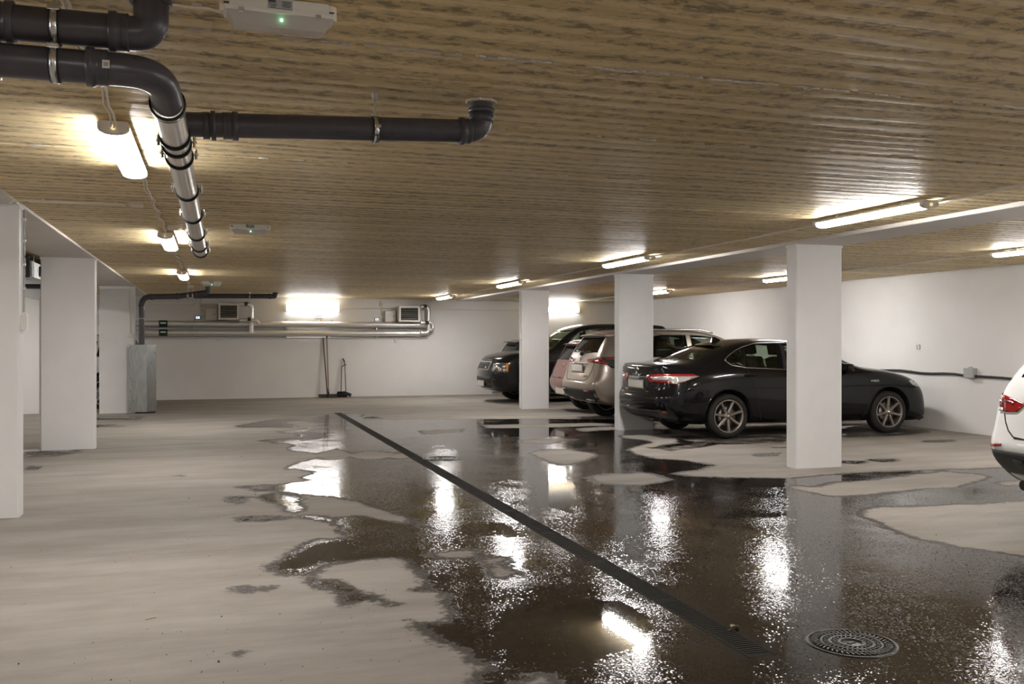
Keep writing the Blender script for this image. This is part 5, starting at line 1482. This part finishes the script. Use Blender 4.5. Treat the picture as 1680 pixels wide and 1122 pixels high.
car.badge('lettering', text_mesh('NX300h', .045, .002, 'chrome'), (-.42, .83), ('rear', 0), .004)
MB().tube([car.at((.02, 1.24), ('rear', 0), .02)[0], car.at((-.35, 1.27), ('rear', 0), .02)[0]], .010, 6).build('rear_wiper', 'car_trim', car.root)
MB().lathe([(.05, -.04), (.045, .03), (0, .04)], 12, Mx(car.at((.02, 1.235), ('rear', 0), .02)[0], (-1, 0, 0))).build('wiper_pivot', 'car_trim', car.root)
for sg in (-1, 1): MB().tube(round_path([(.55, sg * .60, 1.615), (.8, sg * .60, 1.665), (2.2, sg * .60, 1.68), (2.5, sg * .61, 1.62)], .1, 5), .017, 8).build('roof_rail', 'satin_chrome', car.root)
car.mirrors(2.95, 1.20, .88, 'car_beige'); car.handles([(1.4, 1.04), (2.4, 1.02)], 'car_beige')
car.panel('head_lamp', [(.42, .90), (.72, .93), (.80, .84), (.45, .80)], ('front', 0), 'lamp_clear', .006, .02, mirror=True)
car.panel('grille', [(-.40, .88), (.40, .88), (.25, .62), (.50, .40), (-.50, .40), (-.25, .62)], ('front', 0), 'car_trim', .006, .02)

# ---------------------------------------------------------------- red hatchback
sp = tall_spec(4.05, 1.50, 1.68, wr=.30, rim=.20, belt=1.08, rear_win=[(-.62, 1.17), (.62, 1.17), (.52, 1.47), (-.52, 1.47)], rear_x=[.20, .06, .0, .01, .05, .14])
car = Car('hatchback', 'faded red hatchback parked tail-out between the silver car and third column', (6.84, 18.20, 0), 0, sp, 'car_red'); common(car, 'car_red', 'car_red')
spoiler(car, .20, .55, 1.435, .52, 'car_red')
car.line('tailgate_gap', [(-.62, 1.02), (-.60, .80), (-.50, .715), (.50, .715), (.60, .80), (.62, 1.02)], ('rear', 0), 'hole_dark', .005)
car.panel('plate_recess', [(-.36, .55), (.36, .55), (.40, .36), (-.40, .36)], ('rear', 0), 'lamp_red_dark', .002, .01)
car.plate(0, .445, .50, .115, ('rear', 0))
car.panel('bumper_valance', [(-.68, .33), (.68, .33), (.60, .255), (-.60, .255)], ('rear', 0), 'cladding', .004, .03)
car.panel('tail_lamp', [(.56, 1.02), (.70, 1.0), (.72, .82), (.60, .84)], ('rear', 0), 'lamp_red', .006, .02, mirror=True)
car.badge('emblem', ellipse_logo([(0, 0, .045, .040), (0, 0, .022, .018)], .005), (0, .965), ('rear', 0), .006)
MB().tube([car.at((0, 1.10), ('rear', 0), .02)[0], car.at((-.34, 1.12), ('rear', 0), .02)[0]], .009, 6).build('rear_wiper', 'car_trim', car.root)
car.panel('tailgate_latch', [(-.05, .725), (.05, .725), (.03, .70), (-.03, .70)], ('rear', 0), 'hole_dark', .004, .01)
car.mirrors(2.6, 1.12, .80, 'car_red'); car.handles([(1.3, .95), (2.1, .94)], 'car_red')
car.panel('head_lamp', [(.40, .80), (.66, .84), (.72, .74), (.44, .70)], ('front', 0), 'lamp_clear', .006, .02, mirror=True)

# ---------------------------------------------------------------- big black off-roader, nose out
rr_rail = [(.22, .62, 1.60), (.30, .64, 1.63), (.6, .645, 1.645), (.95, .65, 1.65), (1.3, .65, 1.655), (1.7, .65, 1.655), (2.05, .65, 1.645), (2.35, .65, 1.62), (2.62, .66, 1.53), (2.90, .71, 1.34),
           (3.20, .79, 1.10), (3.60, .82, 1.075), (4.05, .82, 1.045), (4.36, .77, .985), (4.46, .68, .93)]
sp = tall_spec(4.80, 1.84, 1.93, wr=.385, rim=.26, belt=1.10, rail=rr_rail, axles=(.98, 3.80), alloy='alloy_silver', front_x=[4.40, 4.52, 4.60, 4.58, 4.52, 4.48],
               wind=[(-.66, 1.15), (.66, 1.15), (.57, 1.53), (-.57, 1.53)], cab=[(.40, 1.05), (.45, 1.35), (.55, 1.54), (1.3, 1.58), (2.0, 1.58), (2.35, 1.54), (2.62, 1.43), (2.85, 1.22), (2.93, 1.02), (2.93, .42), (.95, .42), (.45, .80)],
               windows=[[(.50, 1.16), (1.10, 1.15), (1.10, 1.535), (.58, 1.52)], [(1.16, 1.148), (1.84, 1.135), (1.86, 1.555), (1.16, 1.545)], [(1.92, 1.133), (2.98, 1.10), (2.90, 1.18), (2.66, 1.39), (2.50, 1.49), (2.25, 1.54), (1.95, 1.555)]])
RRX = 6.16 + 4.80 + .12
car = Car('suv', 'large black off-roader parked nose-out beyond the third right column', (RRX, 21.9, 0), PI, sp, 'car_black_dusty'); common(car, 'car_black_dusty', 'car_black_dusty')
F = ('front', 0)
car.panel('grille_surround', [(-.46, .985), (.46, .985), (.42, .775), (-.42, .775)], F, 'skid_silver', .010, .03)
car.panel('grille_mesh', [(-.42, .972), (.42, .972), (.385, .805), (-.385, .805)], F, 'car_trim', .016, .02)
for i in range(5): car.line('grille_bar', [(-.40, .825 + i * .03), (.40, .825 + i * .03)], F, 'plastic_black', .005, .017)
car.badge('emblem', MB().lathe([(.045, 0), (.04, .004), (0, .005)], 20, Matrix.Scale(.55, 4, (0, 1, 0))).mesh('emblem', 'skid_silver'), (.26, .835), F, .018)
car.panel('head_lamp', [pR(*p) for p in [(318, 452), (440, 444), (516, 448), (510, 560), (330, 562), (303, 540)]], PH, 'lamp_grey', .008, .03, .03, True)
car.panel('side_marker', [pR(*p) for p in [(486, 449), (517, 448), (511, 560), (482, 556)]], PH, 'lamp_amber', .011, .03, .02, True)
for cx, cy in ((360, 500), (455, 490), (460, 540), (400, 525)):
    h = car.at(pR(cx, cy), PH, .012)
    if h: MB().lathe([(.045, -.01), (.038, .006), (0, .008)], 14, Mx(h[0], h[1])).build('lamp_reflector', 'chrome', car.root)
car.panel('intake', [(-.62, .615), (.62, .615), (.58, .47), (-.58, .47)], F, 'hole_dark', .003, .02)
car.panel('side_intake', [pR(*p) for p in [(298, 658), (362, 662), (356, 708), (304, 700)]], PH, 'hole_dark', .004, .02, .03, True)
car.panel('lower_grille', [(-.60, .44), (.60, .44), (.55, .36), (-.55, .36)], F, 'hole_dark', .003, .02)
car.plate(0, .455, .50, .115, F)
for i, ch_ in enumerate('RANGEROVER'):
    y = .40 - (i if i < 5 else i + .6) * .078
    if car.at((y, 1.025), F): car.badge('letter', text_mesh(ch_, .060, .002, 'skid_silver'), (y, 1.025), F, .004)
car.line('bonnet_gap', [(-.66, 1.0), (.66, 1.0)], F, 'hole_dark', .004)
car.mirrors(2.98, 1.26, .92, 'car_black_dusty'); car.handles([(1.5, 1.08), (2.5, 1.06)], 'car_black_dusty')
MB().tube([(4.45, .3, .25), (4.70, .3, .24)], .03, 8).build('tow_eye', 'skid_silver', car.root)
car.panel('tail_lamp', [(.62, 1.12), (.80, 1.10), (.82, .88), (.62, .88)], ('rear', 0), 'lamp_red', .006, .02, mirror=True)

# ---------------------------------------------------------------- dark hatchback by the back wall
sp = tall_spec(4.0, 1.52, 1.66, wr=.31, rim=.21, belt=1.08, rear_win=[(-.60, 1.20), (.60, 1.20), (.52, 1.47), (-.52, 1.47)])
car = Car('hatchback', 'dark hatchback with rear spoiler against the back wall, mostly hidden', (7.32, 24.03, 0), 0, sp, 'car_dark'); common(car, 'car_dark', 'car_dark')
spoiler(car, .18, .60, 1.475, .56, 'car_dark')
MB().tube([(.75, 0, 1.50), (.70, 0, 1.62)], .006, 6).build('roof_antenna', 'car_trim', car.root)
car.panel('tail_lamp', [(.56, 1.02), (.70, 1.0), (.72, .82), (.60, .84)], ('rear', 0), 'lamp_red', .006, .02, mirror=True)
car.plate(0, .90, .50, .115, ('rear', 0)); car.mirrors(2.55, 1.12, .78, 'car_dark')

# ---------------------------------------------------------------- white off-roader cut by the right edge
sp = tall_spec(4.46, 1.56, 1.80, wr=.34, belt=1.12, ys=[.80, .89, .925, .93, .925, .895], rear_x=[.26, .12, .0, .02, .05, .09], rear_win=[(-.60, 1.22), (.60, 1.22), (.53, 1.49), (-.53, 1.49)])
car = Car('suv', 'white compact off-roader cut off by the right edge of the picture', (5.86, 5.2, 0), 0, sp, 'car_white'); common(car, 'car_white')
car.panel('tail_lamp', [pM(*p) for p in [(222, 212), (240, 210), (243, 432), (210, 428)]], PH, 'lamp_red_dark', .010, .03, .03, True)
car.panel('tail_lamp', [pM(*p) for p in [(245, 292), (405, 362), (412, 388), (350, 440), (250, 440)]], PH, 'lamp_red', .010, .03, .03, True)
car.panel('lamp_stripe', [pM(*p) for p in [(255, 330), (340, 360), (330, 385), (257, 360)]], PH, 'lamp_red_dark', .013, .01, .03, True)
car.panel('reversing_lens', [pM(*p) for p in [(212, 400), (241, 402), (243, 432), (210, 428)]], PH, 'lamp_clear', .013, .03, .03, True)
car.line('tailgate_gap', [pM(*p) for p in [(247, 450), (255, 520), (278, 595), (318, 648), (405, 668)]], PH, 'hole_dark', .006, 0, mirror=True)
car.line('tailgate_gap', [(-.50, .71), (.50, .71)], ('rear', 0), 'hole_dark', .006)
car.panel('bumper_cladding', [(-.86, .605), (.86, .605), (.80, .45), (.70, .36), (-.70, .36), (-.80, .45)], ('rear', 0), 'cladding', .005, .03)
car.panel('side_cladding', [(.02, .60), (.50, .60), (.52, .36), (.2, .36)], ('side', -1), 'cladding', .005, .03, mirror=True)
car.panel('reflector', [pM(*p) for p in [(124, 702), (222, 702), (214, 722), (130, 724)]], PH, 'lamp_red', .010, .02, .02, True)
car.panel('skid_plate', [(-.66, .425), (.66, .425), (.60, .335), (-.60, .335)], ('rear', 0), 'skid_silver', .014, .03)
car.panel('tow_cover', [(.42, .55), (.52, .55), (.52, .47), (.42, .47)], ('rear', 0), 'cladding', .010, .01)
for sg in (-1, 1): MB().tube([(.34, sg * .52, .345), (.11, sg * .52, .34)], .040, 16).build('tailpipe', 'hole_dark', car.root)
car.plate(0, .88, .50, .115, ('rear', 0)); car.mirrors(2.85, 1.16, .86, 'car_white'); car.handles([(1.35, .98), (2.3, .96)], 'car_white')

# ---------------------------------------------------------------- white car behind the left columns
sp = tall_spec(4.55, 1.60, 1.84, wr=.355, rim=.26, belt=1.08, axles=(.95, 3.60), alloy='alloy_silver')
car = Car('suv', 'white car glimpsed between the second and third left columns', (-2.27 + .95, 22.85, 0), PI, sp, 'car_white'); common(car, 'car_white')
car.line('door_gap', [(1.18, 1.12), (1.25, .95), (1.35, .75)], ('side', 1), 'hole_dark', .004)
car.panel('tail_lamp', [(.56, 1.05), (.72, 1.04), (.74, .88), (.60, .88)], ('rear', 0), 'lamp_red', .006, .02, mirror=True)
